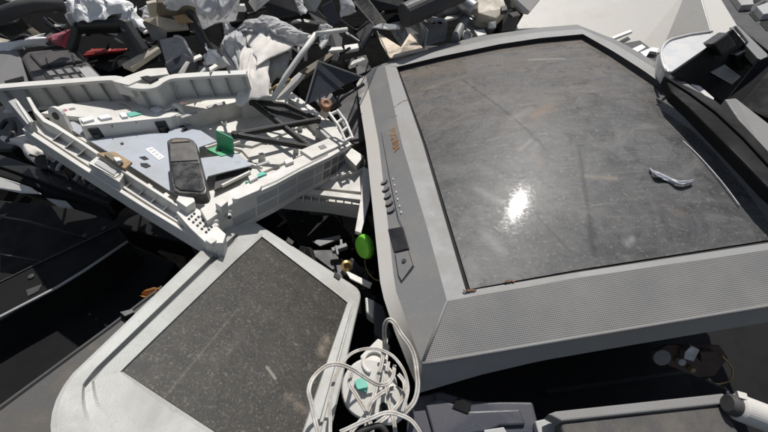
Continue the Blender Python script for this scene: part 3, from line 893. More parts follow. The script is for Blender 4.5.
# moulded details of the tray
for x, y, r, h in ((268, 112, .007, .010), (300, 128, .006, .010), (262, 158, .007, .012), (296, 150, .006, .012), (238, 168, .006, .014), (224, 124, .006, .006), (331, 135, .006, .012), (252, 101, .005, .03), (70, 129, .005, .014)):
    MB().lathe(C(x, y, -0.02), CH.n, [(r * 1.2, -.004), (r, 0), (r, h), (r * .55, h), (r * .55, h - .004)], 16).build('screw_post', M['white'], ch)
for px, w_, t_, mt in (([(180, 116), (196, 111), (198, 113), (182, 118)], .0225, .003, 'lgrey'), ([(206, 106), (224, 101.5), (226, 103.5), (208, 108)], .0225, .003, 'lgrey'),
                       ([(274, 112), (290, 110), (292, 113), (277, 115)], -.0205, .004, 'grey'), ([(256, 164), (268, 160), (270, 162), (258, 166)], .0215, .003, 'lgrey'),
                       ([(318, 146), (324, 144), (327, 147), (321, 149)], .0275, .003, 'grey'), ([(160, 196), (166, 192), (170, 195), (164, 199)], .000, .012, 'white'),
                       ([(144, 186), (149, 183), (153, 186), (148, 189)], -.002, .012, 'white'), ([(36, 122), (44, 122), (46, 125), (38, 126)], -.0115, .003, 'lgrey'),
                       ([(248, 176), (256, 172), (258, 177), (250, 181)], .026, .012, 'white'), ([(284, 160), (292, 157), (294, 161), (286, 164)], .027, .012, 'white')):
    cslab(px, w_, t_, 'moulded_clip' if t_ > .005 else 'moulded_slot', mt, 0.0008)
for k, (x, y) in enumerate(((176, 102), (186, 100), (196, 98), (210, 95.5), (222, 93.5), (60, 110), (68, 108.5))):
    slab_mb([(x, y), (x + 6, y - 1.2), (x + 8, y + .4), (x + 2, y + 1.8)], plane=CH, w=.0046, t=.0006).build('warning_print', M[('pink', 'grey', 'tan', 'grey', 'teal', 'pink', 'grey')[k]], ch)
MB().tube([C(x, y, .022) for x, y in ((232, 199), (276, 181), (300, 168), (328, 154))], .0007, 5).build('beam_seam', M['grey'], ch)
# green paper guide
gu = MB(); gu.prism([C(207, 149, -0.004), C(218, 145.5, -0.004), C(235, 152.5, -0.004), C(221, 156, -0.004)], -CH.n * 0.008)
p0, p1 = C(218, 146, -0.006), C(234.5, 153, -0.006)
gu.prism([p0, p1, p1 + CH.n * 0.037, p0 + CH.n * 0.040], (p1 - p0).cross(CH.n).normalized() * 0.003)
go = gu.build('paper_guide', M['green'], ch, bev=0.0008)
MB().bar(C(216, 151, -0.0035), C(221, 150, -0.0035), 0.006, 0.001, CH.n).build('guide_mark', M['black'], go)
slab_mb([(245, 182), (262, 171), (267, 173.5), (253, 183)], plane=CH, w=-0.004, t=0.008).build('green_slider', M['teal'], ch, bev=0.0006)
# slender rails in the right bay
rl = MB()
for (a, b) in (((206, 148), (236, 138)), ((209, 152), (240, 142)), ((236, 160), (262, 168)), ((222, 186), (250, 172))):
    rl.bar(C(*a, -0.012), C(*b, -0.012), 0.004, 0.006, CH.n)
rl.build('guide_rails', M['white'], ch)

# blue grey sheet lying in the tray
pl_px = [(63, 124.5), (73, 121), (99, 135), (168, 133), (173, 120), (181, 117.5), (217, 141), (199, 147), (200, 158), (238, 153.5), (252, 165), (208, 176), (199, 200), (168, 190), (118, 158)]
bp_ = thing('metal_plate', 'blue grey sheet metal plate with cut outs lying in the copier tray', 'metal plate', C(150, 160, -0.01))
slab_mb(pl_px, plane=CH, w=-0.006, t=0.003).build('plate', M['bluegrey'], bp_, bev=0.0006)
for px in ([(139, 157), (145, 156), (149, 159), (144, 160)], [(140, 163), (147, 163), (151, 166), (146, 168), (141, 166)], [(176, 124), (180, 122), (188, 129), (185, 131)], [(120, 143), (123, 142), (124, 144), (121, 145)]):
    slab_mb(px, plane=CH, w=-0.0052, t=0.001).build('plate_cut_out', M['black'], bp_)
slab_mb([(145, 149), (152, 147), (165, 157), (159, 160)], plane=CH, w=-0.0052, t=0.001).build('sticker', M['label'], bp_)
tx = MB()
for i in range(4):
    tx.bar(C(149 + i * 3.2, 150 + i * 2.4, -0.0045), C(153 + i * 2.8, 149 + i * 2.5, -0.0045), 0.0006, 0.0006, CH.n)
tx.build('sticker_print', M['lgrey'], bp_)
slab_mb([(216, 176), (248, 166), (252, 168), (240, 178), (214, 190)], plane=CH, w=-0.02, t=0.004).build('lower_flange', M['dgrey'], bp_)

# brown connector board on the beam
cbd = thing('connector_board', 'small brown circuit strip with a white connector lying on the tray beam', 'circuit board', C(114, 160, 0.013))
slab_mb([(97, 153), (114, 151.5), (132, 162), (125, 168.5)], plane=CH, w=0.016, t=0.004).build('board', M['tan'], cbd)
slab_mb([(104, 154), (110, 153), (123, 162), (119, 165)], plane=CH, w=0.021, t=0.005).build('board_trim', M['brown'], cbd)
slab_mb([(113, 157), (119, 157), (122, 160), (116, 161)], plane=CH, w=0.026, t=0.007).build('connector', M['label'], cbd, bev=0.0006)

# handset
hs_pl = Plane((0.12, -0.05, 1.0), 188, 168, CH.p(188, 168, 0.040).z)
hs = thing('phone_handset', 'dusty black cordless handset lying face down on the blue grey plate', 'phone', hs_pl.p(188, 168, -0.03))
hp = [(166.5, 141), (170, 138), (176, 137), (188, 137.5), (193, 139.5), (196, 143), (207.5, 189), (206, 193.5), (202, 195), (179, 193.5), (173.5, 191.5), (171, 187)]
slab_mb(hp, plane=hs_pl, w=0.0, t=0.026).build('handset_body', M['glassy'], hs, bev=0.005, seg=4)
slab_mb([(170, 164), (199.5, 162.5), (204.5, 188), (201, 191.5), (180, 190), (175, 186)], plane=hs_pl, w=0.0022, t=0.004).build('battery_cover', plastic('battery cover', (0.012, 0.012, 0.013), 0.22, 0.5, (0.10, 0.09, 0.08), 35, 0.03), hs, bev=0.0015)
slab_mb([(169.5, 143.5), (190, 142), (194.5, 146), (198, 160), (170.5, 161.5)], plane=hs_pl, w=0.0018, t=0.003).build('upper_panel', plastic('handset grey', (0.075, 0.072, 0.067), 0.4, 0.7, (0.16, 0.14, 0.11), 40), hs, bev=0.001)
slab_mb([(173, 138.8), (187, 139), (190, 141), (171, 142.5)], plane=hs_pl, w=0.0022, t=0.003).build('earpiece', plastic('handset brown', (0.16, 0.13, 0.10), 0.6, 0.7, (0.22, 0.19, 0.15), 60), hs, bev=0.001)

# black crossed frame
bf = thing('bracket_frame', 'black plastic crossed bracket frame lying on the white copier tray', 'bracket', C(280, 130, -0.02))
T1, T2, T3, L1, B1, X0, MID = C(252, 102, .030), C(285, 105, .026), C(318, 120, .022), C(235, 135, .026), C(311, 148, .014), C(281, 128, .024), C(266, 144, .016)
def fbar(nm, a, b, wd=0.0085):
    MB().bar(a, b, wd, 0.012, CH.n).build(nm, M['black'], bf, bev=0.0016)
    MB().bar(a.lerp(b, .06) + CH.n * 0.0055, a.lerp(b, .94) + CH.n * 0.0055, wd * 0.45, 0.003, CH.n).build(nm + '_rib', M['dgrey'], bf)
fbar('diagonal_bar', T1, B1, 0.0105); fbar('diagonal_bar', L1, T3, 0.0105)
fbar('top_rail', T1, T2); fbar('top_rail', T2, T3); fbar('lower_rail', L1, B1)
fbar('inner_rail', C(262, 108, .026), C(309, 121, .022), 0.005)
for p in (T1, T3, L1, B1):
    MB().lathe(p - CH.n * 0.007, CH.n, [(0.0075, 0), (0.0075, 0.014)], 18).build('frame_end', M['black'], bf, bev=0.001)

# ------------------------------------------------------------------ long ribbed bar behind the tray
BR = 0.60
br = thing('ribbed_bar', 'long off white ribbed plastic bar with a rounded bump behind the copier tray', 'plastic bar', hz(110, 100, 0.48))
path = [(-14, 91), (20, 88), (60, 85), (108, 81.5), (116, 83), (124, 87), (135, 89.5), (148, 90), (158, 88), (165, 83), (172, 80), (182, 79), (214, 77), (246, 75.5)]
P3 = resample(smoothpath([hz(x, y, BR) for x, y in path], 5), 60)
def offs(P, d, dz):
    out = []
    for i, p in enumerate(P):
        t = (P[min(i + 1, len(P) - 1)] - P[max(i - 1, 0)]); t.z = 0; t.normalize()
        nrm = V((-t.y, t.x, 0))
        out.append(p + nrm * d + V((0, 0, dz)))
    return out
def strip(mb, A, B):
    o = len(mb.v); n = len(A); mb.v += A + B
    for i in range(n - 1): mb.f.append([o + i, o + i + 1, o + n + i + 1, o + n + i])
t_ = MB(); strip(t_, P3, offs(P3, 0.02, 0)); t_.build('top_flange', M['white'], br, solid=0.006)
w_ = MB(); strip(w_, offs(P3, 0.012, -0.002), offs(P3, 0.012, -0.052)); w_.build('bar_wall', M['white'], br, solid=0.003)
w_ = MB(); strip(w_, offs(P3, 0.014, -0.05), offs(P3, -0.004, -0.05)); w_.build('bottom_flange', M['white'], br, solid=0.004)
o_in, o_out = offs(P3, 0.012, -0.004), offs(P3, 0.0, -0.004)
for i in range(3, 60, 4):
    if 26 <= i <= 40 and i % 8 != 3: continue
    a, b = o_in[i], o_out[i]
    MB().bar(a - V((0, 0, 0.022)), b - V((0, 0, 0.022)), 0.0028, 0.044).build('cross_rib', M['lgrey'], br)
slab_mb([(112, 81), (147, 68.5), (166, 67.5), (168, 74), (146, 77), (128, 85)], z=BR + 0.006, t=0.03, down=DOWN).build('tongue', M['white2'], br, bev=0.001)
slab_mb([(140, 77), (147, 75.5), (158, 78), (150, 82)], z=BR + 0.0075, t=0.004, down=DOWN).build('tongue_slot', M['black'], br)

# ------------------------------------------------------------------ second tray under the beam
lt = thing('small_tray', 'broken white plastic tray wedged between the copier tray and the television', 'tray', hz(325, 185, 0.33))
LT = Plane((0.05, -0.12, 1), 325, 182, 0.42)
slab_mb([(296, 186), (318, 174), (360, 156), (366, 160), (362, 192), (330, 189)], plane=LT, w=0.0, t=0.012).build('tray_deck', M['white'], lt, bev=0.001)
slab_mb([(283, 190), (288, 187), (330, 191), (363, 195), (362, 200), (328, 196)], plane=LT, w=0.012, t=0.012).build('upper_rail', M['white'], lt, bev=0.001)
slab_mb([(276, 197), (284, 193), (330, 198), (362, 204), (361, 208), (328, 202)], plane=LT, w=-0.012, t=0.045).build('lower_rail', M['white2'], lt, bev=0.001)
slab_mb([(363, 166), (371, 170), (370, 200), (361, 233), (355, 231), (361, 196)], plane=LT, w=0.018, t=0.012).build('end_post', M['white'], lt, bev=0.001)
slab_mb([(340, 150), (352, 148), (364, 156), (356, 166)], plane=LT, w=0.03, t=0.03).build('end_block', M['white2'], lt, bev=0.001)
rr = MB()
for i in range(6):
    x = 300 + i * 10
    rr.bar(LT.p(x, 186 - i * 2.2, 0.006), LT.p(x + 14, 181 - i * 2.4, 0.006), 0.003, 0.012, LT.n)
for i in range(9):
    x = 288 + i * 8
    rr.bar(LT.p(x, 193.5 + i * .6, 0.0), LT.p(x, 199.5 + i * .6, -0.01), 0.0025, 0.02, LT.n)
rr.build('tray_ribs', M['white'], lt)

# things in the gap between monitor and television
GZ = 0.36
ld = thing('bottle_closure', 'bright green round plastic lid with a notched rim standing in the gap', 'lid', hz(358, 250, GZ - 0.03))
lc = hz(363, 247, GZ + .035); la = V((-0.75, -0.55, 0.35)).normalized()
MB().lathe(lc, la, [(0.025, -0.010), (0.026, -0.002), (0.023, 0.003), (0.010, 0.005)], 36).build('lid_disc', M['lime'], ld, bev=0.001)
kn = MB(); s_ = la.cross(V((0, 0, 1))).normalized(); u_ = la.cross(s_)
for k in range(12):
    a = 2 * math.pi * k / 12
    c = lc + (s_ * math.cos(a) + u_ * math.sin(a)) * 0.0255 - la * 0.006
    kn.bar(c - la * 0.004, c + la * 0.004, 0.0016, 0.0016)
kn.build('grip_ridges', M['lime'], ld)
pts = smoothpath([hz(x, y, GZ - 0.02) for x, y in ((367, 251), (365, 262), (368, 272), (376, 280), (384, 279))], 5)
solo(MB().tube(pts, 0.0014, 6), 'thin_wire', 'brass', 'thin brown wire curling beside the green lid', 'wire', smooth=True)
solo(MB().lathe(hz(346, 266, GZ), V((0.3, -0.5, 0.8)), [(0.011, 0), (0.012, 0.006), (0.007, 0.010), (0.006, 0.003)], 20), 'brass_fitting', 'brass', 'small brass ring fitting lying in the gap below the green lid', 'fitting')
solo(slab_mb([(312, 241), (340, 235), (341, 238), (320, 246)], z=GZ - .02, t=0.006), 'metal_strip', 'grey', 'thin grey metal strip lying in the gap by the monitor', 'metal strip')
solo(MB().bar(hz(332, 251, GZ), hz(347, 246, GZ), 0.010, 0.012).bar(hz(342, 250, GZ), hz(341, 240, GZ), 0.006, 0.006).bar(hz(336, 246, GZ + .008), hz(338, 255, GZ + .008), 0.005, 0.006), 'plug_connector', 'grey', 'grey electrical connector with prongs lying in the gap', 'connector', bev=0.001)
solo(slab_mb([(345, 270), (372, 283), (370, 288), (350, 278)], z=GZ, t=0.004), 'plastic_sliver', 'white', 'white plastic sliver poking out beside the monitor corner', 'plastic scrap')
solo(slab_mb([(330, 255), (352, 262), (366, 290), (345, 285)], z=GZ - .03, t=0.02), 'dark_box_scrap', 'dgrey', 'dark grey plastic block lying under the brass ring', 'plastic scrap', bev=.002)
solo(slab_mb([(365, 296), (375, 300), (374, 318), (366, 312)], z=0.40, t=0.03), 'white_stopper', 'white2', 'off white plastic cap standing beside the monitor rim', 'plastic cap', bev=.004)
solo(slab_mb([(284, 212), (335, 216), (352, 236), (300, 246)], z=0.30, t=0.05), 'dark_plate', 'blackshade', 'dull black plate sunk in the gap below the small white tray', 'plate', bev=.002)
solo(slab_mb([(374, 300), (384, 306), (392, 334), (388, 344), (374, 334)], z=0.40, t=0.03), 'rubber_block', 'dgrey', 'dark grey block wedged between the white cords and the television', 'plastic block', bev=.003)

# ------------------------------------------------------------------ white cords and round base
wb = thing('round_power_base', 'white round plastic base with a teal button under the coiled cords', 'power base', hz(370, 390, 0.40))
bc = hz(369, 388, 0.445); ba = V((-0.1, -0.25, 1)).normalized()
MB().lathe(bc, ba, [(0.030, -0.022), (0.039, -0.014), (0.041, -0.002), (0.038, 0.003), (0.012, 0.004)], 40).build('base_disc', M['white'], wb, smooth=False, bev=0.001)
c2 = hz(389, 404, 0.445)
MB().lathe(c2, ba, [(0.020, -0.02), (0.026, -0.012), (0.026, 0.002), (0.022, 0.005)], 32).build('side_lobe', M['white'], wb, bev=0.001)
c3 = hz(374, 352, 0.44)
slab_mb([(360, 356), (378, 338), (390, 345), (386, 372), (366, 372)], z=0.452, t=0.02).build('top_block', M['white2'], wb, bev=0.002)
hl = MB()
for x, y, r in ((383.5, 407, 0.0058), (392, 410, .003), (377, 364, .004), (372, 372, .003)):
    hl.lathe(hz(x, y, 0.4525), ba, [(r, -0.002), (r, 0.0006)], 16)
hl.build('base_holes', M['black'], wb)
slab_mb([(354, 381), (364, 376), (368, 386), (366, 392), (357, 389)], z=0.4555, t=0.006).build('teal_button', M['teal'], wb, bev=0.001)
rg = MB(); rg.tube([hz(374, 362, .455) + V((math.cos(a) * .016, math.sin(a) * .016, 0)) for a in [k * math.pi * 1.4 / 14 for k in range(15)]], 0.003, 8)
rg.build('cord_guide', M['white'], wb, smooth=True)

cd = thing('power_cord', 'long white twin power cord coiled in loops over the round base', 'power cord', hz(370, 390, 0.43))
def cord(px, r, flat=1.0, twin=0.0):
    r *= 0.68; twin *= 0.70
    P = smoothpath([hz(*q) for q in px], 10)
    P = [p + V((noise.noise(p * 45), noise.noise(p * 45 + V((7, 0, 0))), noise.noise(p * 45 + V((0, 7, 0))))) * 0.0016 for p in P]
    if twin:
        P1, P2 = [], []
        for i, p in enumerate(P):
            d = (P[min(i + 1, len(P) - 1)] - P[max(i - 1, 0)]).normalized()
            s = d.cross((CAM - p).normalized()).normalized() * twin
            P1.append(p + s); P2.append(p - s)
        m_ = MB(); m_.tube(P1, r, 8); m_.tube(P2, r, 8)
    else:
        m_ = MB().tube(P, r, 8)
    m_.build('cord_loop', M['cord'], cd, smooth=True)
cord([(322, 450, .54), (318, 432, .545), (312, 405, .55), (309, 389, .555), (317, 373, .55), (334, 364, .545), (352, 369, .535), (373, 382, .52), (387, 384.5, .505), (394, 376, .50), (395, 366, .49)], 0.0020, twin=0.0018)
cord([(331, 440, .52), (330, 410, .52), (332, 385, .52), (345, 359, .515), (366, 349, .51), (388, 353, .505), (403, 369, .50), (408, 391, .495), (402, 412, .49)], 0.0017, twin=0.0015)
cord([(386, 352, .47), (384, 333, .50), (386, 322, .515), (391, 321, .52), (401, 333, .515), (412, 350, .505), (417, 372, .50), (417.5, 390, .495), (414, 402, .49), (404, 414, .485)], 0.0024, twin=0.0024)
cord([(340, 432, .49), (358, 424, .495), (374, 417, .50), (390, 413, .50), (406, 417, .495), (418, 428, .49), (424, 442, .485)], 0.0021, twin=0.0018)
cord([(364, 440, .47), (370, 410, .475), (376, 385, .475), (382, 360, .475), (387, 338, .465)], 0.0022, twin=0.0021)
cord([(374, 440, .475), (368, 415, .48), (357, 396, .48), (350, 382, .478), (354, 368, .475)], 0.0021, twin=0.002)
cord([(388, 362, .478), (386, 380, .48), (388, 400, .482), (393, 416, .48), (396, 436, .475)], 0.0021, twin=0.002)
cord([(398, 374, .47), (404, 384, .472), (402, 398, .475), (388, 416, .478), (370, 428, .48), (352, 438, .48)], 0.0022, twin=0.002)
cord([(346, 446, .47), (352, 430, .474), (366, 416, .478), (372, 402, .48), (382, 392, .48), (394, 388, .478)], 0.0022, twin=0.002)
solo(MB().tube(smoothpath([hz(*q) for q in ((352, 440, .487), (364, 430, .489), (380, 426, .489), (388, 436, .484))], 6), 0.004, 8), 'black_cable', 'rubber', 'short black cable crossing under the white cords', 'cable', smooth=True)

# ------------------------------------------------------------------ lower left : dusty slab and black cabinet
ds = thing('appliance_cover', 'dark grey dusty appliance lid under the left side of the monitor', 'appliance lid', hz(60, 400, 0.40))
DS = Plane((0.30, 0.16, 0.92), 60, 370, 0.52)
slab_mb([(-30, 432), (0, 408), (110, 327), (162, 287), (225, 260), (200, 400), (60, 470), (-40, 470)], plane=DS, w=-0.012, t=0.03).build('lid_panel', M['slab'], ds, bev=0.003)
MB().tube([DS.p(x, y, -0.012) for x, y in ((-30, 432), (0, 408), (110, 327), (162, 287))], 0.003, 6).build('lid_edge', M['dgrey'], ds)
lf = MB()
def leaf_fn(a, b):
    c = hz(142, 296, 0.463) .lerp(hz(162, 292, 0.47), a)
    wd = 0.008 * math.sin(math.pi * (0.08 + 0.88 * a))
    return c + V((0.25, 1, 0.1)) * wd * (b - .5) * 2 + V((0, 0, 0.006 * math.cos(b * 6) + 0.005 * noise.noise(c * 90)))
lf.grid(leaf_fn, 14, 6)
solo(lf, 'dry_leaf', 'leaf', 'curled orange dry leaf at the edge of the dusty grey lid', 'leaf', smooth=True, solid=.0006)
solo(slab_mb([(120, 312), (132, 309), (134, 312), (125, 316)], plane=DS, w=0.0, t=0.012), 'black_chip', 'black', 'small black plastic chip lying near the orange leaf', 'plastic scrap')

bk = thing('black_cabinet', 'large black appliance cabinet lying open in shadow at the left', 'cabinet', hz(60, 300, 0.15))
slab_mb([(-60, 285), (0, 280), (117, 226), (128, 242), (57, 288), (0, 320), (-60, 352)], z=0.30, t=0.15, down=DOWN).build('cabinet_beam', M['blackshade'], bk, bev=0.004)
slab_mb([(-60, 345), (0, 318), (57, 288), (128, 243), (175, 262), (160, 290), (110, 330), (0, 412), (-60, 440)], z=0.22, t=0.12, down=DOWN).build('cabinet_side', M['blackshade'], bk, bev=0.004)
slab_mb([(-60, 196), (0, 200), (140, 214), (190, 245), (117, 227), (0, 281), (-60, 300)], z=0.17, t=0.08, down=DOWN).build('cabinet_floor', M['blackshade'], bk, bev=0.004)
MB().tube([hz(x, y, 0.301) for x, y in ((-20, 327), (0, 317), (57, 287.5), (84, 271), (128, 241.5))], 0.0032, 6).build('edge_highlight', M['lgrey'], bk, smooth=True)  # painted highlight along the beam edge, built as a pale tube
MB().tube([hz(x, y, 0.302) for x, y in ((-20, 292), (0, 282), (43, 261), (90, 239), (117, 226.5))], 0.0016, 6).build('edge_highlight', M['dgrey'], bk, smooth=True)  # fainter edge highlight, its light put into a grey tube
MB().tube([hz(x, y, 0.21) for x, y in ((-20, 251), (0, 254), (43, 262))], 0.003, 6).build('inner_rod', M['dgrey'], bk, smooth=True)
MB().tube([hz(x, y, 0.20) for x, y in ((-20, 213), (30, 222), (90, 240))], 0.004, 6).build('inner_rod', M['black'], bk, smooth=True)
for x, y in ((32, 277), (86, 236), (105, 229)):
    MB().lathe(hz(x, y, 0.30), V((0, 0, 1)), [(0.006, 0), (0.006, 0.004), (0.003, 0.005)], 12).build('bolt', M['dgrey'], bk)
slab_mb([(26, 290), (42, 284), (38, 291), (28, 296)], z=0.3025, t=0.012, down=DOWN).build('hinge_plate', M['dgrey'], bk)

pmn = thing('printer_mechanism', 'black printer carriage mechanism with a white gear at the left edge', 'printer part', hz(60, 185, 0.36))
def mbar(nm, a, b, w, h, mt): MB().bar(hz(*a), hz(*b), w, h).build(nm, M[mt], pmn, bev=0.002)
mbar('carriage_bar', (-20, 158, .46), (118, 205, .42), 0.028, 0.04, 'black')
mbar('carriage_bar', (-20, 172, .45), (112, 212, .40), 0.016, 0.05, 'blackshade')
mbar('steel_rod', (40, 163, .475), (108, 196, .45), 0.006, 0.006, 'dgrey')
MB().tube([hz(68, 172, .478) + V((math.cos(a) * .022, math.sin(a) * .014, math.sin(a) * .016)) for a in [-0.9 + k * 3.9 / 16 for k in range(17)]], 0.0042, 8).build('white_gear', M['lgrey'], pmn, smooth=True)
for x, y, r in ((44, 162, .016), (57, 166, .012), (84, 182, .009), (93, 187, .008)):
    MB().lathe(hz(x, y, 0.475), V((0.6, -0.5, 0.5)), [(r, -0.012), (r, 0.008), (r * .5, 0.010)], 18).build('roller', M['dgrey'], pmn, bev=.001)
MB().tube(smoothpath([hz(x, y, .48) for x, y in ((30, 155), (40, 158), (50, 160), (62, 170), (70, 180))], 4), 0.003, 6).build('ribbon_cable', M['black'], pmn, smooth=True)
solo(slab_mb([(-14, 172, .46), (0, 177, .46), (30, 187, .45), (40, 194, .44), (20, 193, .44), (-14, 186, .45)], t=0.005), 'white_strip', 'white', 'bright white plastic strip slanting over the black cabinet', 'plastic strip', bev=.001)
solo(slab_mb([(46, 198), (66, 201), (72, 207), (58, 206)], z=.43, t=0.006), 'grey_strip', 'lgrey', 'short grey plastic strip below the printer mechanism', 'plastic strip')
solo(crumple([(5, 140, .46), (30, 134, .46), (68, 158, .44), (38, 164, .44)], 22, .014, .012, 3, 22), 'crumpled_paper', 'cloth', 'crumpled white paper below the end of the copier tray', 'paper', smooth=True, solid=.001)
solo(slab_mb([(-20, 108), (10, 104), (30, 130), (12, 150), (-20, 150)], z=.44, t=.12, down=DOWN), 'black_bin', 'black', 'black plastic bin beneath the left end of the ribbed bar', 'bin', bev=.006)
solo(MB().tube(smoothpath([hz(*q) for q in ((0, 128, .47), (6, 121, .475), (12, 122, .475), (14, 132, .47), (8, 142, .465))], 5), .006, 8), 'grey_hose', 'dgrey', 'short dark hose bent at the left edge below the ribbed bar', 'hose', smooth=True)

# ------------------------------------------------------------------ bottom centre and right
nh = thing('blue_black_housing', 'blue black plastic housing with raised rim below the television', 'plastic housing', hz(470, 420, 0.36))
NH = Plane((-0.05, -0.1, 1), 470, 415, 0.455)
slab_mb([(408, 405), (420, 396), (440, 391), (474, 401), (533, 402), (545, 450), (405, 455)], plane=NH, w=0.0, t=0.04).build('housing_body', M['navy'], nh, bev=0.003)
slab_mb([(425, 404), (440, 398), (470, 411), (520, 409), (526, 425), (500, 426), (486, 432), (435, 440)], plane=NH, w=0.006, t=0.008).build('raised_panel', M['navy'], nh, bev=0.0025)
slab_mb([(458, 397), (472, 404), (468, 414), (452, 408)], plane=NH, w=0.008, t=0.006).build('dark_recess', M['blackshade'], nh, bev=0.001)
slab_mb([(484, 430), (504, 427), (514, 445), (486, 445)], plane=NH, w=0.0085, t=0.005).build('label_patch', M['lgrey'], nh, bev=0.001)
MB().tube([NH.p(x, y, 0.002) for x, y in ((434, 394), (437, 410), (432, 416), (436, 420))], 0.0012, 6).build('hook_wire', M['black'], nh)
gs = thing('grey_slab', 'dusty grey plastic slab with a ridged far edge at the bottom', 'plastic slab', hz(640, 420, 0.34))
GSP = Plane((0.02, 0.08, 1), 640, 415, 0.49)
slab_mb([(560, 421), (728, 402), (733, 420), (748, 450), (570, 455)], plane=GSP, w=0.0, t=0.05).build('slab_body', M['slab'], gs, bev=0.004)
slab_mb([(548, 414), (556, 411), (724, 393), (726, 400), (720, 404), (562, 421)], plane=GSP, w=0.006, t=0.02).build('far_ridge', M['grey'], gs, bev=0.002)
slab_mb([(535, 421), (556, 416), (562, 422), (575, 455), (545, 455)], z=0.47, t=0.02).build('broken_edge', M['lgrey'], gs, bev=0.002)
pp = thing('white_pipe_end', 'white plastic pipe end with a dark socket at the bottom corner', 'pipe', hz(750, 410, 0.38))
a, b = hz(735, 406, 0.50), hz(782, 424, 0.49)
ax = (b - a).normalized()
MB().lathe(a, ax, [(0.013, 0), (0.0165, 0.003), (0.0165, 0.09)], 32).build('pipe_sleeve', M['white'], pp, bev=0.001)
MB().lathe(a - ax * 0.010, ax, [(0.0100, 0), (0.0130, 0.004), (0.0130, 0.012)], 28).build('socket', M['dgrey'], pp)
MB().bar(a + V((0, 0.010, .012)), a + ax * .01 + V((0, 0.010, .014)), 0.008, .005).build('pipe_lug', M['white'], pp)
solo(MB().tube([hz(*q) for q in ((707, 380, .36), (716, 385, .37), (724, 388, .38), (728, 392, .39))], 0.0022, 6), 'screw', 'steel', 'thin steel pin beside the white pipe end', 'pin')

cbx = thing('circuit_board', 'brown circuit board with steel clip and wheel in the shadow under the television', 'circuit board', hz(690, 362, 0.30))
CBP = Plane((-0.1, -0.75, 0.65), 690, 362, 0.36)
slab_mb([(655, 350), (668, 345), (720, 346), (728, 358), (714, 376), (698, 377), (660, 362)], plane=CBP, w=0, t=.004).build('board', M['board'], cbx)
slab_mb([(685, 352), (691, 346), (700, 350), (694, 362), (684, 359)], plane=CBP, w=.014, t=.012).build('steel_clip', M['steel'], cbx, bev=.001)
MB().lathe(CBP.p(660, 356, .004), CBP.n, [(.014, 0), (.014, .006), (.005, .007)], 22).build('drive_wheel', M['grey'], cbx)
MB().lathe(CBP.p(679, 360, .002), CBP.n, [(.006, 0), (.006, .008)], 16).build('capacitor', M['lgrey'], cbx)
MB().lathe(CBP.p(690, 368, .002), CBP.n, [(.004, 0), (.004, .008)], 12).build('capacitor', M['tan'], cbx)
slab_mb([(700, 352), (716, 352), (716, 360), (702, 362)], plane=CBP, w=.012, t=.01).build('chip', M['board'], cbx, bev=.001)
MB().tube(smoothpath([CBP.p(x, y, .01) for x, y in ((722, 356), (732, 368), (730, 380), (716, 384), (708, 378))], 5), .0014, 6).build('board_wire', M['brass'], cbx, smooth=True)
solo(slab_mb([(520, 352), (960, 280), (960, 440), (760, 440), (540, 430), (430, 395)], z=0.26, t=.06, down=DOWN), 'void_sheet', 'blackshade', 'large matt black sheet added to darken the void beneath the television', 'panel', bev=.004)  # added black sheet covers the lit ground, stands in for dark void
solo(MB().bar(hz(545, 392, .30), hz(690, 372, .30), .006, .01), 'black_rod', 'black', 'thin black rod lying on the added matt black sheet', 'rod')

# ------------------------------------------------------------------ right side
wf = thing('fridge_sheet', 'large white enamelled fridge panel standing behind the television', 'fridge panel', hz(600, 40, 0.30))
slab_mb([(500, 42, .52), (513, 26, .53), (546, -14, .56), (690, -14, .56), (662, 52, .50), (630, 60, .50)], t=.025).build('outer_skin', M['fridge'], wf, bev=.003)
FB_ = Plane((-.70, -.10, .55), 662, 50, .50)
slab_mb([(688, -14), (661.5, 51), (714, 40), (698, -14)], plane=FB_, t=.012).build('turned_flange', M['fridge'], wf, bev=.002)
FC_ = Plane((-0.10, 0.12, 1), 1, 1, .6); FC_.a = FB_.p(714, 40)
slab_mb([(697, -16), (714, 41), (744, 36), (712, -16)], plane=FC_, t=.012).build('flange_lip', M['fridge'], wf, bev=.002)
for i, (px, lb) in enumerate((([(611, 37), (630, 29.5), (633, 31), (614, 38.5)], 'thin white splinter lying on the fridge panel'),
                              ([(629, 50), (642, 44), (646, 47), (636, 53)], 'jagged white foam shard behind the television frame'),
                              ([(640, 52), (652, 47), (659, 48), (657, 52), (650, 51), (646, 57)], 'jagged white foam shard beside the silver casing'))):
    solo(slab_mb(px, z=.535 + .002 * i, t=.008), 'foam_shard', 'foam', lb, 'foam', group='white foam shards behind the television', bev=.001)
solo(slab_mb([(618, 44), (640, 40), (664, 58), (655, 66)], z=.525, t=.05, down=DOWN), 'dark_wedge', 'dgrey', 'dark wedge under the foam shards behind the television frame', 'plastic scrap', bev=.002)

pj = thing('set_top_casing', 'black appliance casing with silver rounded top and a slotted vent', 'appliance', hz(710, 70, 0.45))
Zt = .63
e_ = hz(713, 45, Zt) - hz(672, 73, Zt); hh = V((e_.y, -e_.x, 0)).normalized()
FP = Plane(hh * .95 + V((0, 0, .22)), 690, 61, Zt)
sil = arc((662, 62), (658, 44), (674, 38.5), 6) + [(692, 34), (711, 32), (716, 42), (700, 54), (674, 72), (667, 71)]
slab_mb(sil, z=Zt, t=.03).build('silver_top', M['silver'], pj, bev=.004, seg=3)
MB().tube([hz(x, y, Zt + .002) for x, y in arc((666, 72), (654, 46), (672, 39), 8) + [(690, 34.5), (712, 31.5)]], .003, 8).build('top_rim', M['silver'], pj, smooth=True)
slab_mb([(671, 74), (714, 44), (722, 37), (734, 29), (760, 60), (752, 82), (735, 100), (722, 102), (690, 85)], plane=FP, w=.004, t=.006).build('front_panel', M['blackshade'], pj, bev=.003)
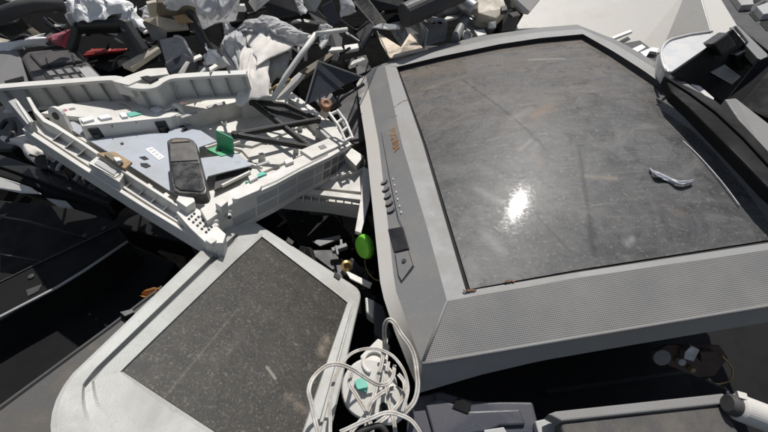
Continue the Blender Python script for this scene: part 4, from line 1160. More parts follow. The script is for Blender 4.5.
slab_mb([(713, 44), (729, 33), (737, 45), (722, 56)], plane=FP, w=.020, t=.02).build('raised_block', M['black'], pj, bev=.003)
slab_mb([(736, 55), (752, 48), (758, 60), (744, 70)], plane=FP, w=.018, t=.02).build('raised_block', M['black'], pj, bev=.003)
for i in range(8):
    t = i / 7
    MB().bar(FP.p(724 - 13 * t, 65 + 7 * t, .0055), FP.p(740 - 8 * t, 77 + 7 * t, .0055), .0022, .002, FP.n).build('vent_slot', M['foam'], pj)
MB().tube([FP.p(735, 27, .006), FP.p(750, 45, .006), FP.p(763, 62, .006)], .003, 6).build('edge_strip', M['lgrey'], pj)
solo(slab_mb([(758, 60, .62), (790, 46, .64), (800, 130, .56), (768, 120, .55), (740, 104, .55), (726, 99, .55)], t=.06), 'casing_hood', 'blackshade', 'matt black lid leaning in front of the black appliance casing', 'lid', bev=.003)
solo(slab_mb([(725, 99, .605), (736, 98, .605), (790, 140, .60), (790, 196, .585), (768, 163, .59)], t=.016), 'grey_plank', 'grey', 'speckled grey plank leaning over the far side of the television', 'plank', bev=.002)
solo(slab_mb([(754, 160, .60), (759, 153, .60), (772, 160, .60), (772, 172, .60)], t=.012), 'silver_clip', 'silver', 'small silver clip below the grey plank', 'clip', bev=.002)
solo(slab_mb([(691, 84, .58), (700, 86, .575), (714, 98, .57), (713, 102, .57)], t=.006), 'white_splinter', 'white', 'bright white splinter under the black appliance casing', 'plastic scrap')
ba_ = thing('black_channel', 'black plastic channel running along the far side of the television', 'plastic channel', hz(720, 120, 0.45))
slab_mb([(664, 75), (690, 87), (716, 100), (742, 122), (772, 154), (800, 188), (812, 214), (790, 206), (768, 187), (742, 160), (715, 133), (690, 108), (672, 92)], plane=Plane(TV.n, 720, 120, 0.632), t=.022).build('channel_body', M['blackshade'], ba_, bev=.003)
MB().tube([Plane(TV.n, 720, 120, 0.634).p(x, y) for x, y in ((665, 77), (690, 93), (716, 112), (744, 138), (772, 168), (795, 195))], .0022, 6).build('channel_lip', M['blackshade'], ba_, smooth=True)
bc_ = thing('black_crate', 'black slotted plastic crate at the top right of the heap', 'crate', hz(750, 10, 0.40))
CR = Plane((0.0, 0.05, 1), 745, 15, .54)
slab_mb([(702, -6), (716, -14), (800, -14), (800, 70), (768, 52), (735, 26)], plane=CR, w=0, t=.05).build('crate_rim', M['dgrey'], bc_, bev=.004)
ck = MB()
for i in range(4):
    for j in range(2):
        x, y = 738 + i * 11 + j * 10, 4 + i * 9.5 - j * 9
        slab_mb([(x, y), (x + 6, y - 4), (x + 13, y + 5), (x + 7, y + 8)], plane=CR, w=.0015, t=.004, mb=ck)
ck.build('crate_slots', M['blackshade'], bc_)
for px in ([(732, -8), (752, -8), (754, 4), (742, 5)], [(757, 6), (768, 2), (776, 12), (764, 14)]):
    slab_mb(px, plane=CR, w=.02, t=.02).build('crate_block', M['lgrey'], bc_, bev=.002)
MB().tube([CR.p(x, y, .003) for x, y in ((704, -4), (735, 25), (768, 51), (800, 70))], .005, 6).build('crate_edge', M['black'], bc_, smooth=True)
solo(slab_mb([(730, 27), (738, 25), (768, 54), (768, 62), (758, 58)], z=.57, t=.02), 'grey_strip', 'grey', 'dull grey strip between the black crate and the appliance casing', 'strip', bev=.002)

# ------------------------------------------------------------------ back centre
ah = thing('acrylic_holder', 'clear acrylic leaflet holder with beige card inside behind the television', 'acrylic holder', hz(395, 40, 0.42))
Z = .56
slab_mb([(354, 2, .70), (364, -6, .72), (386, 23, .60), (374, 25, .60)], t=.003).build('side_pane', M['acrylic'], ah)
slab_mb([(404, 17, .62), (411, 10, .64), (428, 31, .57), (424, 49, .53), (409, 33, .56)], t=.003).build('side_pane', M['acrylic'], ah)
slab_mb([(376, 26, .60), (408, 20, .61), (410, 33, .575), (401, 46, .55), (390, 30, .59)], t=.003).build('front_pane', M['acrylic'], ah)
slab_mb([(377, 32, .545), (381, 43, .545), (390, 58, .54), (425, 50, .54), (410, 33, .545), (401, 47, .545)], t=.004).build('beige_card', M['beige'], ah)
slab_mb([(372, 27, .605), (381, 23, .61), (399, 25, .61), (400, 28, .605), (388, 29, .60)], t=.006).build('top_edge', M['label'], ah, bev=.001)
eg = MB()
for l in (((354, 2, .702), (374, 25, .602)), ((364, -6, .722), (386, 23, .602)), ((411, 10, .642), (428, 31, .572)), ((428, 31, .572), (424, 49, .532)), ((404, 17, .622), (411, 10, .642)), ((377, 31, .58), (390, 58, .532))):
    eg.tube([hz(*l[0]), hz(*l[1])], .0016, 5)
eg.build('bright_edges', M['lgrey'], ah)
mt_ = thing('metal_tray', 'grey metal tray with slots in its rim behind the television', 'metal tray', hz(432, 32, 0.42))
slab_mb([(413, 19, .60), (419, 15, .605), (444, 18, .60), (448, 23, .59), (430, 22, .59)], t=.01).build('tray_rim', M['steel'], mt_, bev=.001)
slab_mb([(419, 20, .59), (448, 23, .588), (446, 40, .54), (426, 46, .54)], t=.006).build('tray_face', M['grey'], mt_, bev=.001)
k_ = MB()
for x in (424, 431, 438): slab_mb([(x, 21.2, .593), (x + 4, 21.8, .593), (x + 4, 23.2, .591), (x, 22.6, .591)], t=.004, mb=k_)
k_.build('rim_slots', M['blackshade'], mt_)
solo(MB().cyl(hz(404, 16, .63), hz(462, -10, .66), .030, 24), 'black_roller', 'dgrey', 'thick dark roller behind the clear acrylic holder', 'roller', bev=.003)
solo(MB().cyl(hz(438, 8, .60), hz(468, 2, .60), .026, 24), 'grey_drum', 'grey', 'grey drum lying beside the thick dark roller', 'drum', bev=.003)
solo(MB().cyl(hz(455, 40, .55), hz(468, 12, .58), .013, 18), 'grey_rod', 'grey', 'grey round post leaning behind the television frame', 'post', bev=.002)
solo(MB().cyl(hz(456, -2, .62), hz(474, 10, .60), .022, 22), 'silver_can', 'steel', 'dull silver canister beside the white box', 'canister', bev=.003)
solo(slab_mb([(476, -6, .62), (502, -6, .62), (507, 8, .60), (496, 19, .58), (478, 13, .59)], t=.05), 'cream_box', 'cream', 'cream coloured electrical box behind the television', 'box', bev=.003)
solo(slab_mb([(501, 6, .605), (507, 5, .605), (508, 10, .60), (502, 11, .60)], t=.012), 'box_knob', 'black', 'small black knob at the corner of the cream box', 'knob', bev=.002)
sprf = thing('steel_profile', 'pale steel rail lying behind the far edge of the television', 'steel rail', hz(482, 22, .5))
slab_mb([(467, 17, .565), (472, 13.5, .57), (498, 26, .55), (492, 30, .545)], t=.02).build('rail', M['steel'], sprf, bev=.001)
MB().bar(hz(470, 16, .572), hz(494, 27.5, .553), .006, .006).build('rail_groove', M['grey'], sprf)
slab_mb([(490, 22, .575), (496, 21, .575), (496, 28, .56), (490, 28, .56)], t=.015).build('rail_end', M['white'], sprf, bev=.001)
solo(slab_mb([(462, 24, .545), (474, 18, .55), (494, 31, .53), (470, 36, .53)], t=.03), 'grey_bracket', 'lgrey', 'light grey bracket tucked under the steel rail', 'bracket', bev=.002)
solo(MB().lathe(hz(466, 37, .545), V((0.2, -.5, .8)), [(.016, 0), (.017, .008), (.012, .012), (.011, .004)], 22), 'grey_ring', 'lgrey', 'small grey plastic ring at the far edge of the television', 'ring')
solo(slab_mb([(474, 30, .55), (484, 29, .55), (487, 34, .545), (478, 36, .545)], t=.015), 'white_chip', 'white', 'small white plastic chip behind the far edge of the television', 'plastic scrap', bev=.001)
bb = thing('black_module', 'black plastic module with dark slots beside the fridge panel', 'plastic module', hz(510, 22, .45))
slab_mb([(497, 16, .57), (512, 8, .585), (524, 14, .57), (514, 31, .54), (498, 33, .54)], t=.05).build('module_body', M['blackshade'], bb, bev=.003)
for (x, y) in ((509, 13), (507, 20)): slab_mb([(x, y, .59 - .03 * (y > 15)), (x + 8, y - 2, .59 - .03 * (y > 15)), (x + 12, y + 2, .583 - .03 * (y > 15)), (x + 4, y + 4, .583 - .03 * (y > 15))], t=.008).build('module_slot', M['dgrey'], bb, bev=.001)
solo(slab_mb([(508, -8, .62), (548, -10, .62), (530, 12, .58), (522, 11, .58)], t=.015), 'white_sheet', 'fridge', 'white sheet leaning between the cream box and the fridge panel', 'sheet', bev=.002)

# bubble wrap, cloth, rods
solo(crumple([(228, 34, .58), (262, 14, .64), (312, 32, .62), (300, 46, .58)], 34, .022, .03, 5, 13, fold=(4, 9)), 'bubble_wrap', 'bubble', 'grey clear bubble wrap draped over a white felt sheet', 'bubble wrap', smooth=True, solid=.001)
solo(crumple([(224, 36, .575), (252, 22, .60), (250, 86, .55), (228, 82, .535)], 30, .02, .02, 8, 12, fold=(9, 2)), 'clear_bag', 'film', 'clear grey plastic bag hanging left of the white felt sheet', 'plastic bag', smooth=True, solid=.001)
solo(crumple([(246, 36, .60), (266, 20, .605), (312, 36, .595), (256, 66, .59)], 28, .007, .014, 11, 14, .004, fold=(2, 6)), 'felt_sheet', 'cloth', 'white felt sheet lit brightly below the bubble wrap', 'felt sheet', smooth=True, solid=.002)
solo(crumple([(242, 44, .595), (268, 54, .590), (270, 96, .548), (236, 104, .545)], 26, .008, .012, 14, 16, .005, fold=(5, 1.5)), 'felt_strip', 'cloth', 'long white felt strip hanging down to the copier tray', 'felt sheet', smooth=True, solid=.002)
solo(crumple([(258, 60, .575), (290, 52, .575), (286, 76, .54), (268, 84, .53)], 20, .008, .012, 17, 16, .005), 'felt_flap', 'lgrey', 'shaded grey flap hanging under the white felt sheet', 'felt sheet', smooth=True, solid=.002)
solo(crumple([(252, 78, .55), (268, 76, .55), (272, 96, .525), (256, 98, .52)], 18, .016, .01, 19, 22), 'torn_film', 'film', 'torn scrap of clear film at the foot of the white felt', 'plastic film', smooth=True, solid=.001)
wr = thing('bent_rod', 'bent white plastic rod with a paddle foot leaning on the heap', 'plastic rod', hz(275, 98, .50))
MB().tube([hz(*q) for q in ((272, 101, .535), (286, 76, .575), (300, 56, .605), (316, 34, .635))], .0065, 8).build('rod', M['white'], wr, smooth=True)
MB().tube([hz(*q) for q in ((316, 34, .637), (330, 32, .635), (347, 29.5, .63))], .0055, 8).build('upper_arm', M['white'], wr, smooth=True)
slab_mb([(281, 88, .545), (299, 72, .57), (304, 75, .565), (284, 98, .535), (276, 99, .533)], t=.008).build('paddle', M['white2'], wr, bev=.001)
solo(MB().tube([hz(*q) for q in ((268, 92, .55), (276, 86, .555), (290, 79, .56))], .003, 6), 'yellow_wire', 'brass', 'dull yellow wire end beside the white paddle', 'wire', smooth=True)
solo(slab_mb([(298, 72, .54), (330, 52, .56), (334, 54, .56), (303, 77, .535)], t=.01), 'tan_stick', 'brown', 'flat tan stick lying behind the bent white rod', 'stick', bev=.001)
solo(slab_mb([(318, 61, .60), (363, 77, .575), (346, 84, .56), (333, 92, .55), (305, 105, .535)], t=.003), 'smoked_sheet', 'smoke', 'smoked clear plastic sheet leaning behind the black crossed frame', 'plastic sheet')
solo(MB().tube([hz(318, 61, .603), hz(363, 77, .578)], .002, 5).tube([hz(318, 61, .603), hz(305, 105, .538)], .002, 5), 'sheet_edging', 'grey', 'thin grey edging strip along the smoked sheet', 'strip')
solo(slab_mb([(330, 28, .60), (343, 27, .60), (341, 62, .55), (331, 60, .55)], t=.01), 'dark_strap', 'dgrey', 'dark grey flat bar standing left of the acrylic holder', 'bar', bev=.001)
solo(slab_mb([(300, -6, .66), (325, -6, .66), (315, 12, .62), (307, 10, .62)], t=.006), 'grey_tile', 'lgrey', 'light grey square panel at the top of the heap', 'panel', bev=.001)
solo(slab_mb([(308, 12, .60), (316, 8, .61), (332, 24, .58), (322, 30, .57)], t=.01), 'slate_sheet', 'dgrey', 'dark slate panel leaning below the light grey panel', 'panel', bev=.001)
solo(slab_mb([(322, 6, .63), (332, 0, .64), (340, 22, .59), (330, 28, .58)], t=.01), 'slate_strip', 'navy', 'blue black strip leaning beside the slate panel', 'panel', bev=.001)
solo(crumple([(338, -2, .66), (352, -4, .66), (354, 14, .62), (341, 18, .62)], 16, .012, .01, 23, 20), 'cloudy_film', 'film', 'cloudy film scrap standing left of the acrylic holder', 'plastic film', smooth=True, solid=.001)
solo(slab_mb([(344, 45, .575), (358, 43, .575), (359, 48, .57), (345, 51, .568)], t=.01), 'white_clip', 'white', 'small bright white clip behind the smoked sheet', 'clip', bev=.002)
cc_ = thing('copper_coil', 'small copper wound coil on a pale core beside the copier tray', 'coil', hz(325, 112, .48))
MB().lathe(hz(326, 109, .52), V((0.3, -.45, .85)), [(.011, -.022), (.011, .004)], 20).build('core', M['cream'], cc_)
MB().lathe(hz(326, 105, .53), V((0.3, -.45, .85)), [(.012, -.006), (.0145, -.004), (.015, .004), (.0125, .008), (.007, .0085), (.005, .006)], 24).build('winding', M['copper'], cc_, smooth=True)
wl = thing('ladder_bracket', 'white ladder shaped plastic bracket next to the copper coil', 'bracket', hz(340, 130, .46))
r_ = MB()
A_, B_ = [hz(*q) for q in ((329, 113, .525), (340, 128, .51), (346, 142, .50))], [hz(*q) for q in ((337, 110, .53), (346, 122, .515), (353, 139, .50))]
for a, b in ((A_[0], A_[1]), (A_[1], A_[2]), (B_[0], B_[1]), (B_[1], B_[2])): r_.bar(a, b, .005, .008)
r_.build('side_rails', M['white'], wl, bev=.0008)
for t in (0.05, .35, .65, .95):
    i = 0 if t < .5 else 1; u = (t % .5) * 2
    MB().bar(A_[i].lerp(A_[i + 1], u), B_[i].lerp(B_[i + 1], u), .006, .006).build('rung', M['white'], wl, bev=.0008)
solo(MB().tube([hz(*q) for q in ((332, 108, .53), (345, 96, .545), (364, 84, .56))], .004, 6), 'thin_black_rod', 'black', 'thin black rod rising from the copper coil towards the television', 'rod', smooth=True)
solo(slab_mb([(336, 96, .49), (362, 88, .50), (366, 140, .45), (352, 146, .45), (340, 120, .47)], t=.02), 'charcoal_plate', 'dgrey', 'charcoal plate leaning against the left end of the television', 'plate', bev=.002)
solo(slab_mb([(314, 98, .50), (330, 90, .51), (336, 100, .50), (322, 108, .49)], t=.012), 'grey_rubble', 'grey', 'dusty grey chunk behind the copper coil', 'plastic scrap', bev=.002)

# ------------------------------------------------------------------ back left
bp1 = thing('black_printer', 'black inkjet printer with a sloping lid and slotted panel behind the ribbed bar', 'printer', hz(65, 72, .42))
slab_mb([(20, 57), (27, 51), (73, 46.5), (80, 52), (92, 66), (106, 80), (102, 84), (34, 85)], z=.585, t=.10, down=DOWN).build('printer_body', M['dgrey'], bp1, bev=.008, seg=3)
slab_mb([(28, 53), (71, 49), (82, 60), (40, 66)], z=.592, t=.014, down=DOWN).build('printer_lid', M['dgrey'], bp1, bev=.005, seg=3)
slab_mb([(41, 70), (86, 64), (103, 81), (50, 86)], z=.588, t=.006, down=DOWN).build('slotted_panel', M['black'], bp1, bev=.002)
w2 = MB()
for i in range(5):
    for j in range(2):
        x, y = 46 + i * 9 + j * 7, 71 - i * 1.2 + j * 6.5
        slab_mb([(x, y), (x + 6, y - .8), (x + 10, y + 3.6), (x + 4, y + 4.4)], z=.5895, t=.002, mb=w2)
w2.build('slot_tiles', M['grey'], bp1)
slab_mb([(78, 68), (90, 67), (101, 78), (88, 80)], z=.5915, t=.002).build('rating_label', M['lgrey'], bp1)
for x, y in ((46, 62), (72, 59)):
    MB().bar(hz(x, y - 4, .594), hz(x + 2.5, y + 5, .590), .003, .004).build('lid_hinge', M['black'], bp1)
solo(slab_mb([(-14, 50, .59), (16, 46, .595), (28, 82, .56), (24, 85, .555), (-14, 90, .56)], t=.012), 'grey_sheet', 'grey', 'flat grey side panel with a dark notch at the left edge of the heap', 'panel', bev=.002)
solo(slab_mb([(4, 81, .567), (23, 76, .567), (24, 80, .563), (6, 83.5, .565)], t=.004), 'dark_wedge_hole', 'blackshade', 'dark wedge added as the triangular hole in the flat grey side panel', 'plate')  # black piece added where the panel's triangular hole looks dark

bp2 = thing('open_printer', 'open black printer carcass with red wires spilling inside', 'printer', hz(105, 45, .42))
slab_mb([(74, 18, .66), (80, 15.5, .665), (117, 15.5, .665), (124, 21, .655), (121, 26, .645), (76, 27, .645)], t=.03).build('top_cover', M['dgrey'], bp2, bev=.006, seg=3)
slab_mb([(76, 28, .64), (120, 27, .64), (122, 34, .62), (75, 35, .62)], t=.02).build('shelf', M['black'], bp2, bev=.004)
slab_mb([(117, 18, .665), (124, 21, .66), (143, 50, .60), (141, 56, .585), (132, 58, .585), (122, 36, .62)], t=.02).build('right_cheek', M['dgrey'], bp2, bev=.003)
slab_mb([(73, 22, .65), (77, 30, .635), (72, 52, .585), (64, 50, .59)], t=.02).build('left_cheek', M['dgrey'], bp2, bev=.003)
slab_mb([(74, 36, .57), (124, 36, .57), (134, 60, .53), (110, 72, .52), (76, 60, .53)], t=.05).build('inner_floor', M['blackshade'], bp2)
for q in (((86, 54), (96, 52), (106, 50), (116, 46), (126, 48)), ((84, 56), (98, 54), (110, 51), (112, 44)), ((92, 50), (104, 53), (118, 50), (124, 51)), ((88, 53), (100, 50), (112, 52), (128, 50))):
    MB().tube(smoothpath([hz(x, y, .545) for x, y in q], 5), .0048, 6).build('red_wire', M['red'], bp2, smooth=True)
slab_mb([(96, 50, .545), (113, 46, .55), (114, 50, .545), (99, 54, .54)], t=.008).build('red_tape', M['red'], bp2)
MB().tube(smoothpath([hz(x, y, .57) for x, y in ((112, 68), (118, 58), (126, 56), (132, 60))], 5), .003, 6).build('black_wire', M['rubber'], bp2, smooth=True)

solo(crumple([(44, 40, .60), (66, 28, .63), (72, 30, .62), (66, 50, .58)], 18, .015, .018, 31, 20), 'pink_bag', 'pink', 'pink plastic bag squeezed between the two black printers', 'plastic bag', smooth=True, solid=.001)
solo(crumple([(-6, 44, .60), (44, 34, .61), (48, 46, .585), (2, 54, .585)], 26, .014, .012, 33, 18), 'white_wrapper', 'sack', 'creased white plastic sheet behind the black inkjet printer', 'plastic sheet', smooth=True, solid=.001)
solo(crumple([(64, 6, .665), (104, -16, .68), (136, 12, .67), (80, 26, .65)], 46, .020, .03, 35, 42, .014), 'white_sack', 'sack', 'large bright crumpled white sack behind the open printer', 'sack', smooth=False, solid=.001)
solo(crumple([(114, 16, .65), (134, 6, .655), (146, 28, .635), (124, 32, .635)], 30, .016, .02, 37, 48, .012), 'white_sack', 'sack', 'smaller crumpled white sack beside the open printer', 'sack', smooth=False, solid=.001)
solo(crumple([(66, 14, .66), (78, 2, .69), (84, 18, .64), (70, 26, .63)], 18, .014, .016, 39, 20), 'cloudy_bag', 'film', 'cloudy grey bag at the left of the large white sack', 'plastic bag', smooth=True, solid=.001)
solo(MB().tube(smoothpath([hz(*q) for q in ((-20, 22, .68), (0, 16, .69), (22, 8, .70), (44, 4, .70), (60, 4, .69))], 6), .016, 14), 'black_pipe', 'dgrey', 'fat dark curved pipe at the top left of the heap', 'pipe', smooth=True)
solo(slab_mb([(46, 8, .66), (58, 3, .67), (62, 9, .66), (54, 12, .655)], t=.004), 'blue_film', 'bluegrey', 'pale blue plastic scrap beneath the fat dark pipe', 'plastic scrap')
solo(slab_mb([(24, 28, .62), (28, 24, .625), (44, 36, .60), (38, 40, .595)], t=.012), 'olive_sheet', 'brown', 'olive brown flat piece standing in the dark at the left', 'panel', bev=.001)
solo(slab_mb([(-6, 36, .61), (10, 40, .60), (8, 44, .595), (-6, 44, .60)], t=.012), 'tan_sheet', 'cream', 'tan flat piece at the far left behind the white sheet', 'panel', bev=.001)
solo(slab_mb([(-10, 26, .64), (14, 22, .65), (24, 34, .62), (6, 38, .61)], t=.03), 'black_case', 'black', 'black plastic case below the fat dark pipe', 'case', bev=.004)
solo(slab_mb([(121, 64, .58), (155, 45, .60), (160, 48, .595), (131, 68, .572)], t=.012, down=DOWN), 'cream_bar', 'cream', 'long cream plastic bar with a dark side lying behind the ribbed bar', 'plastic bar', bev=.002)
solo(slab_mb([(131, 70, .56), (161, 49, .585), (167, 60, .565), (148, 71, .55)], t=.04, down=DOWN), 'black_tray', 'black', 'black tray beneath the long cream bar', 'tray', bev=.003)
gb = thing('grey_drive', 'grey metal drive casing with a cream top behind the cream bar', 'drive casing', hz(160, 30, .5))
slab_mb([(142, 20, .64), (158, 16, .645), (186, 22, .63), (188, 28, .62), (166, 30, .62)], t=.012).build('top_plate', M['cream'], gb, bev=.001)
slab_mb([(142, 20.5, .635), (166, 30.5, .617), (166, 42, .585), (152, 40, .59)], t=.03).build('end_plate', M['lgrey'], gb, bev=.001)
slab_mb([(166, 30.5, .615), (190, 28.5, .615), (190, 36, .59), (167, 38, .595)], t=.03).build('dark_side', M['blackshade'], gb)
solo(slab_mb([(147, 4, .68), (157, 2, .68), (157, 17, .645), (150, 18, .645)], t=.01), 'cream_flap', 'cream', 'cream flap standing at the end of the khaki box', 'flap', bev=.001)
solo(slab_mb([(157, 3, .675), (184, 4, .675), (198, 9, .66), (198, 18, .63), (158, 17, .64)], t=.02), 'khaki_box', 'brown', 'khaki flat box lying on the grey drive casing', 'box', bev=.002)
solo(slab_mb([(172, 16, .65), (184, 14, .655), (192, 22, .64), (178, 24, .635)], t=.008), 'dusty_lump', 'tan', 'dusty tan fragment on top of the grey drive casing', 'plastic scrap', bev=.001)
gp_ = thing('rounded_sheet', 'blue grey panel with a rounded white edged corner behind the ribbed bar', 'panel', hz(176, 52, .5))
slab_mb([(159, 40, .60)] + [(x, y, .603) for x, y in arc((174, 36.5), (182, 35), (185, 42), 5)] + [(194, 60, .57), (166, 64, .56)], t=.008).build('panel_face', M['lgrey'], gp_, bev=.001)
MB().tube([hz(x, y, .604 - .0) for x, y in arc((174, 36.5), (182, 35), (185, 42), 5)] + [hz(194, 60, .573)], .0035, 8).build('white_edge', M['white'], gp_, smooth=True)
solo(slab_mb([(164, 64, .575), (184, 53, .59), (196, 60, .58), (196, 68, .565), (170, 73, .56)], t=.04, down=DOWN), 'slate_box', 'navy', 'slate blue box in front of the rounded panel', 'box', bev=.002)
solo(slab_mb([(178, 73, .57), (186, 61, .585), (190, 62, .582), (184, 74, .565)], t=.008), 'pale_wedge', 'white2', 'pale plastic wedge beside the slate blue box', 'plastic scrap', bev=.001)
solo(crumple([(196, -8, .70), (238, -10, .70), (236, 22, .63), (200, 32, .61)], 30, .025, .03, 41, 14, fold=(10, 2)), 'grey_bag', 'film', 'large clear grey plastic bag at the back of the heap', 'plastic bag', smooth=True, solid=.001)
solo(slab_mb([(184, 8, .66), (190, 10, .66), (214, 54, .57), (206, 58, .565)], t=.014), 'dark_lath', 'dgrey', 'long dark brown lath slanting below the clear grey bag', 'lath', bev=.001)
solo(slab_mb([(192, 30, .60), (222, 22, .61), (226, 52, .55), (210, 62, .54)], t=.02), 'black_sheet', 'black', 'black sheet in the hollow left of the bubble wrap', 'sheet', bev=.002)
solo(slab_mb([(228, 12, .64), (246, 8, .645), (244, 22, .62), (230, 24, .62)], t=.03), 'black_cartridge', 'blackshade', 'black cartridge between the clear grey bag and the bubble wrap', 'cartridge', bev=.003)
solo(slab_mb([(248, 2, .68), (262, -8, .69), (270, 0, .68), (255, 12, .65)], t=.015), 'white_block', 'white', 'bright white plastic block at the top behind the bubble wrap', 'plastic block', bev=.002)
solo(slab_mb([(236, 6, .67), (244, 6, .67), (246, 12, .655), (238, 12, .655)], t=.01), 'white_tab', 'white', 'tiny white tab at the top beside the white block', 'plastic scrap', bev=.001)
solo(slab_mb([(262, 0, .66), (292, -8, .67), (300, 14, .63), (272, 20, .62)], t=.03), 'black_casing', 'black', 'black casing at the top behind the bubble wrap', 'casing', bev=.003)
solo(slab_mb([(202, 62, .57), (222, 56, .58), (228, 66, .56), (206, 72, .55)], t=.012), 'white_rubble', 'white2', 'dusty white broken piece at the end of the ribbed bar', 'plastic scrap', bev=.002)
solo(slab_mb([(194, 66, .565), (214, 64, .565), (222, 72, .55), (196, 74, .552)], t=.012), 'speckled_rubble', 'grey', 'speckled grey broken piece behind the end of the ribbed bar', 'plastic scrap', bev=.002)
solo(slab_mb([(352, -6, .64), (404, -8, .64), (404, 8, .61), (372, 12, .60)], t=.03), 'top_black_box', 'black', 'black box at the top edge behind the acrylic holder', 'box', bev=.003)
solo(slab_mb([(404, 24, .56), (414, 20, .57), (420, 34, .54), (408, 36, .54)], t=.02), 'dark_bar_end', 'dgrey', 'dark bar end showing through the acrylic holder', 'bar', bev=.002)
solo(slab_mb([(344, 60, .53), (366, 54, .54), (372, 70, .52), (352, 78, .51)], t=.03), 'black_block', 'black', 'black block beside the far left corner of the television', 'block', bev=.003)

# pale shards, film scraps and cables strewn over the back of the heap
def repeat(kind, mat, label, cat, group, items, **kw):
    for px in items:
        solo(slab_mb(px, t=kw.get('t', .006)), kind, mat, label, cat, group=group, bev=.0008)
shard_px = []
rs2 = random.Random(21)
for (x, y) in ((12, 30), (30, 44), (60, 24), (118, 40), (150, 30), (172, 28), (186, 30), (206, 46), (214, 68), (205, 70), (198, 58), (226, 60), (244, 26), (258, 6), (276, 6), (296, 22), (312, 20), (326, 42), (336, 50), (352, 36), (398, 8), (420, 6), (452, 18), (494, 4), (358, 62), (300, 44), (292, 12)):
    a = rs2.uniform(0, 3.14); L = rs2.uniform(4, 10); W = rs2.uniform(1.2, 3.4); z = rs2.uniform(.555, .60)
    dx, dy = math.cos(a) * L, math.sin(a) * L * .7; ex, ey = -math.sin(a) * W, math.cos(a) * W
    k = rs2.uniform(.3, .9)
    shard_px.append([(x - dx, y - dy, z), (x + dx, y + dy, z + .02), (x + dx * k + ex, y + dy * k + ey, z + .01), (x - dx * .8 + ex, y - dy * .8 + ey, z)])
repeat('pale_shard', 'white2', 'small pale plastic shard scattered over the back of the heap', 'plastic scrap', 'pale shards over the back of the heap', shard_px[::2])
repeat('grey_shard', 'lgrey', 'small light grey plastic shard scattered over the back of the heap', 'plastic scrap', 'light grey shards over the back of the heap', shard_px[1::2])
for i, (c4, mt) in enumerate((([(286, 0, .62), (304, -6, .63), (306, 16, .60), (290, 18, .60)], 'film'), ([(318, 28, .585), (332, 24, .59), (336, 44, .565), (322, 48, .56)], 'film'), ([(140, 10, .645), (152, 6, .65), (156, 20, .63), (144, 22, .63)], 'film'),
                              ([(10, 6, .66), (34, -4, .67), (38, 10, .65), (14, 18, .64)], 'film'), ([(428, -4, .63), (446, -8, .63), (450, 6, .61), (432, 8, .61)], 'bubble'), ([(222, 16, .62), (234, 14, .62), (236, 28, .60), (224, 32, .60)], 'film'),
                              ([(200, 56, .575), (216, 50, .58), (226, 64, .56), (208, 68, .56)], 'sack'), ([(164, 2, .68), (190, -6, .69), (196, 6, .67), (170, 10, .67)], 'film'))):
    solo(crumple(c4, 16, .02, .012, 60 + i, 36, .012), 'film_scrap', mt, 'small crumpled scrap of plastic film among the junk at the back', 'plastic film', group='film scraps at the back of the heap', smooth=False, solid=.001)
for i, (q, mt, r) in enumerate((([(166, 40), (178, 30), (196, 34), (208, 26), (222, 30)], 'rubber', .004), ([(286, 40), (300, 48), (318, 44), (336, 54), (350, 48)], 'rubber', .0035), ([(340, 20), (356, 30), (366, 24), (384, 12)], 'dgrey', .0035),
                                ([(6, 44), (24, 36), (40, 40), (52, 34)], 'rubber', .004), ([(208, 10), (226, 4), (248, 14), (266, 8), (286, 14)], 'dgrey', .004),
                                ([(128, 50), (140, 40), (152, 44), (160, 36)], 'rubber', .003), ([(300, 78), (316, 72), (326, 84), (344, 90)], 'rubber', .003))):
    solo(MB().tube(smoothpath([hz(x, y, .60 + .02 * ((j * 7 + i) % 3) - .0012 * y) for j, (x, y) in enumerate(q)], 7), r, 6), 'loose_cable', mt, 'thin dark loose cable trailing over the junk at the back', 'cable', group='loose cables at the back of the heap', smooth=True)

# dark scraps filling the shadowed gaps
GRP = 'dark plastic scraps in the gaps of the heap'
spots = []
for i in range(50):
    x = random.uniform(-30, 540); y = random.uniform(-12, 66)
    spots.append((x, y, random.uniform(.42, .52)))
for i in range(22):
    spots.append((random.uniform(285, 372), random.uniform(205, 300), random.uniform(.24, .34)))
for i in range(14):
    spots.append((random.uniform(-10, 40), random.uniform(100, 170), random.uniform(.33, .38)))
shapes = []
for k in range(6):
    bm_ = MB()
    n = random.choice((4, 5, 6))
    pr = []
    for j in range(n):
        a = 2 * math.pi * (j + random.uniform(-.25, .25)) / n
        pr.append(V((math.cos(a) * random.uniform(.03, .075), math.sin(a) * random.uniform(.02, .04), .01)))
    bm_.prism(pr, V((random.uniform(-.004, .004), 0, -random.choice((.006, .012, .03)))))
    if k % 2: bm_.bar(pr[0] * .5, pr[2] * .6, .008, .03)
    ob = bm_.build('plastic_scrap', M[('black', 'dgrey', 'blackshade', 'black', 'blackshade', 'dgrey')[k]], bev=.0015)
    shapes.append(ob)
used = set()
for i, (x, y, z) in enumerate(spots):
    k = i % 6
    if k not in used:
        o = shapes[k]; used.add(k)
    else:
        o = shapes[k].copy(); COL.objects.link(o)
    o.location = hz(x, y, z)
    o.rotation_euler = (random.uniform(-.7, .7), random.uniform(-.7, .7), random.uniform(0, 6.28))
    tag(o, 'dark broken plastic scrap wedged in a shadowed gap of the heap', 'plastic scrap', GRP)

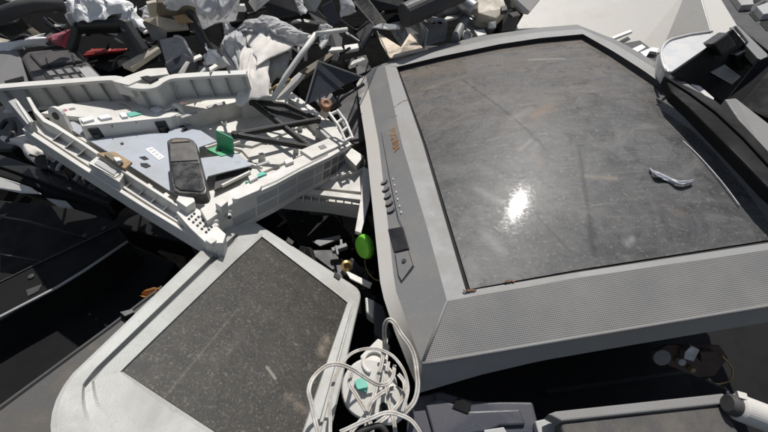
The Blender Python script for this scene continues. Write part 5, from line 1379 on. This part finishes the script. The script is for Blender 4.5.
# ------------------------------------------------------------------ light
# sun direction from the glint on the tube
def glass_normal(x, y):
    o, r = CAM, ray(x, y)
    from mathutils.bvhtree import BVHTree
    t = BVHTree.FromPolygons([tuple(v) for v in gl.v], gl.f)
    h = t.ray_cast(o, r.normalized())
    # smooth normal by finite differences of neighbouring hits
    def hit(xx, yy): return t.ray_cast(CAM, ray(xx, yy).normalized())[0]
    a = hit(x + 18, y) - hit(x - 18, y); b = hit(x, y - 18) - hit(x, y + 18)
    n = a.cross(b).normalized()
    return n if n.z > 0 else -n
gn = glass_normal(518, 205)
vd = ray(518, 205).normalized()
sd = (vd - 2 * vd.dot(gn) * gn).normalized()
print('SUN elev', math.degrees(math.asin(sd.z)), 'az', math.degrees(math.atan2(sd.x, sd.y)))
su = bpy.data.lights.new('sun', 'SUN'); su.energy = 4.7; su.angle = math.radians(0.53); su.color = (1.0, 0.965, 0.92)
so_ = bpy.data.objects.new('sun', su); COL.objects.link(so_)
so_.rotation_euler = sd.to_track_quat('Z', 'Y').to_euler(); so_.location = sd * 5
wd = bpy.data.worlds.new('World'); S.world = wd; wd.use_nodes = True
nt = wd.node_tree
sk = nt.nodes.new('ShaderNodeTexSky'); sk.sky_type = 'NISHITA'; sk.sun_disc = False
sk.sun_elevation = math.asin(sd.z); sk.sun_rotation = math.atan2(sd.x, sd.y)
hs_ = nt.nodes.new('ShaderNodeHueSaturation'); hs_.inputs['Saturation'].default_value = 0.6
nt.links.new(sk.outputs[0], hs_.inputs['Color']); nt.links.new(hs_.outputs[0], nt.nodes['Background'].inputs[0])
nt.nodes['Background'].inputs[1].default_value = 0.08

# ------------------------------------------------------------------ camera
cam = bpy.data.cameras.new('camera'); cam.sensor_width = 36; cam.lens = F / 768 * 36
cam.clip_start = 0.01; cam.clip_end = 500
co_ = bpy.data.objects.new('camera', cam); COL.objects.link(co_)
co_.location = CAM; co_.rotation_euler = (math.pi / 2 - PIT, 0, 0)
S.camera = co_
S.view_settings.view_transform = 'Standard'; S.view_settings.look = 'None'
S.view_settings.exposure = 0.0; S.view_settings.gamma = 1.0
S.view_settings.use_curve_mapping = False
S.cycles.max_bounces = 8; S.cycles.transparent_max_bounces = 12
for o in list(bpy.data.objects):
    if 'loc0' in o: del o['loc0']
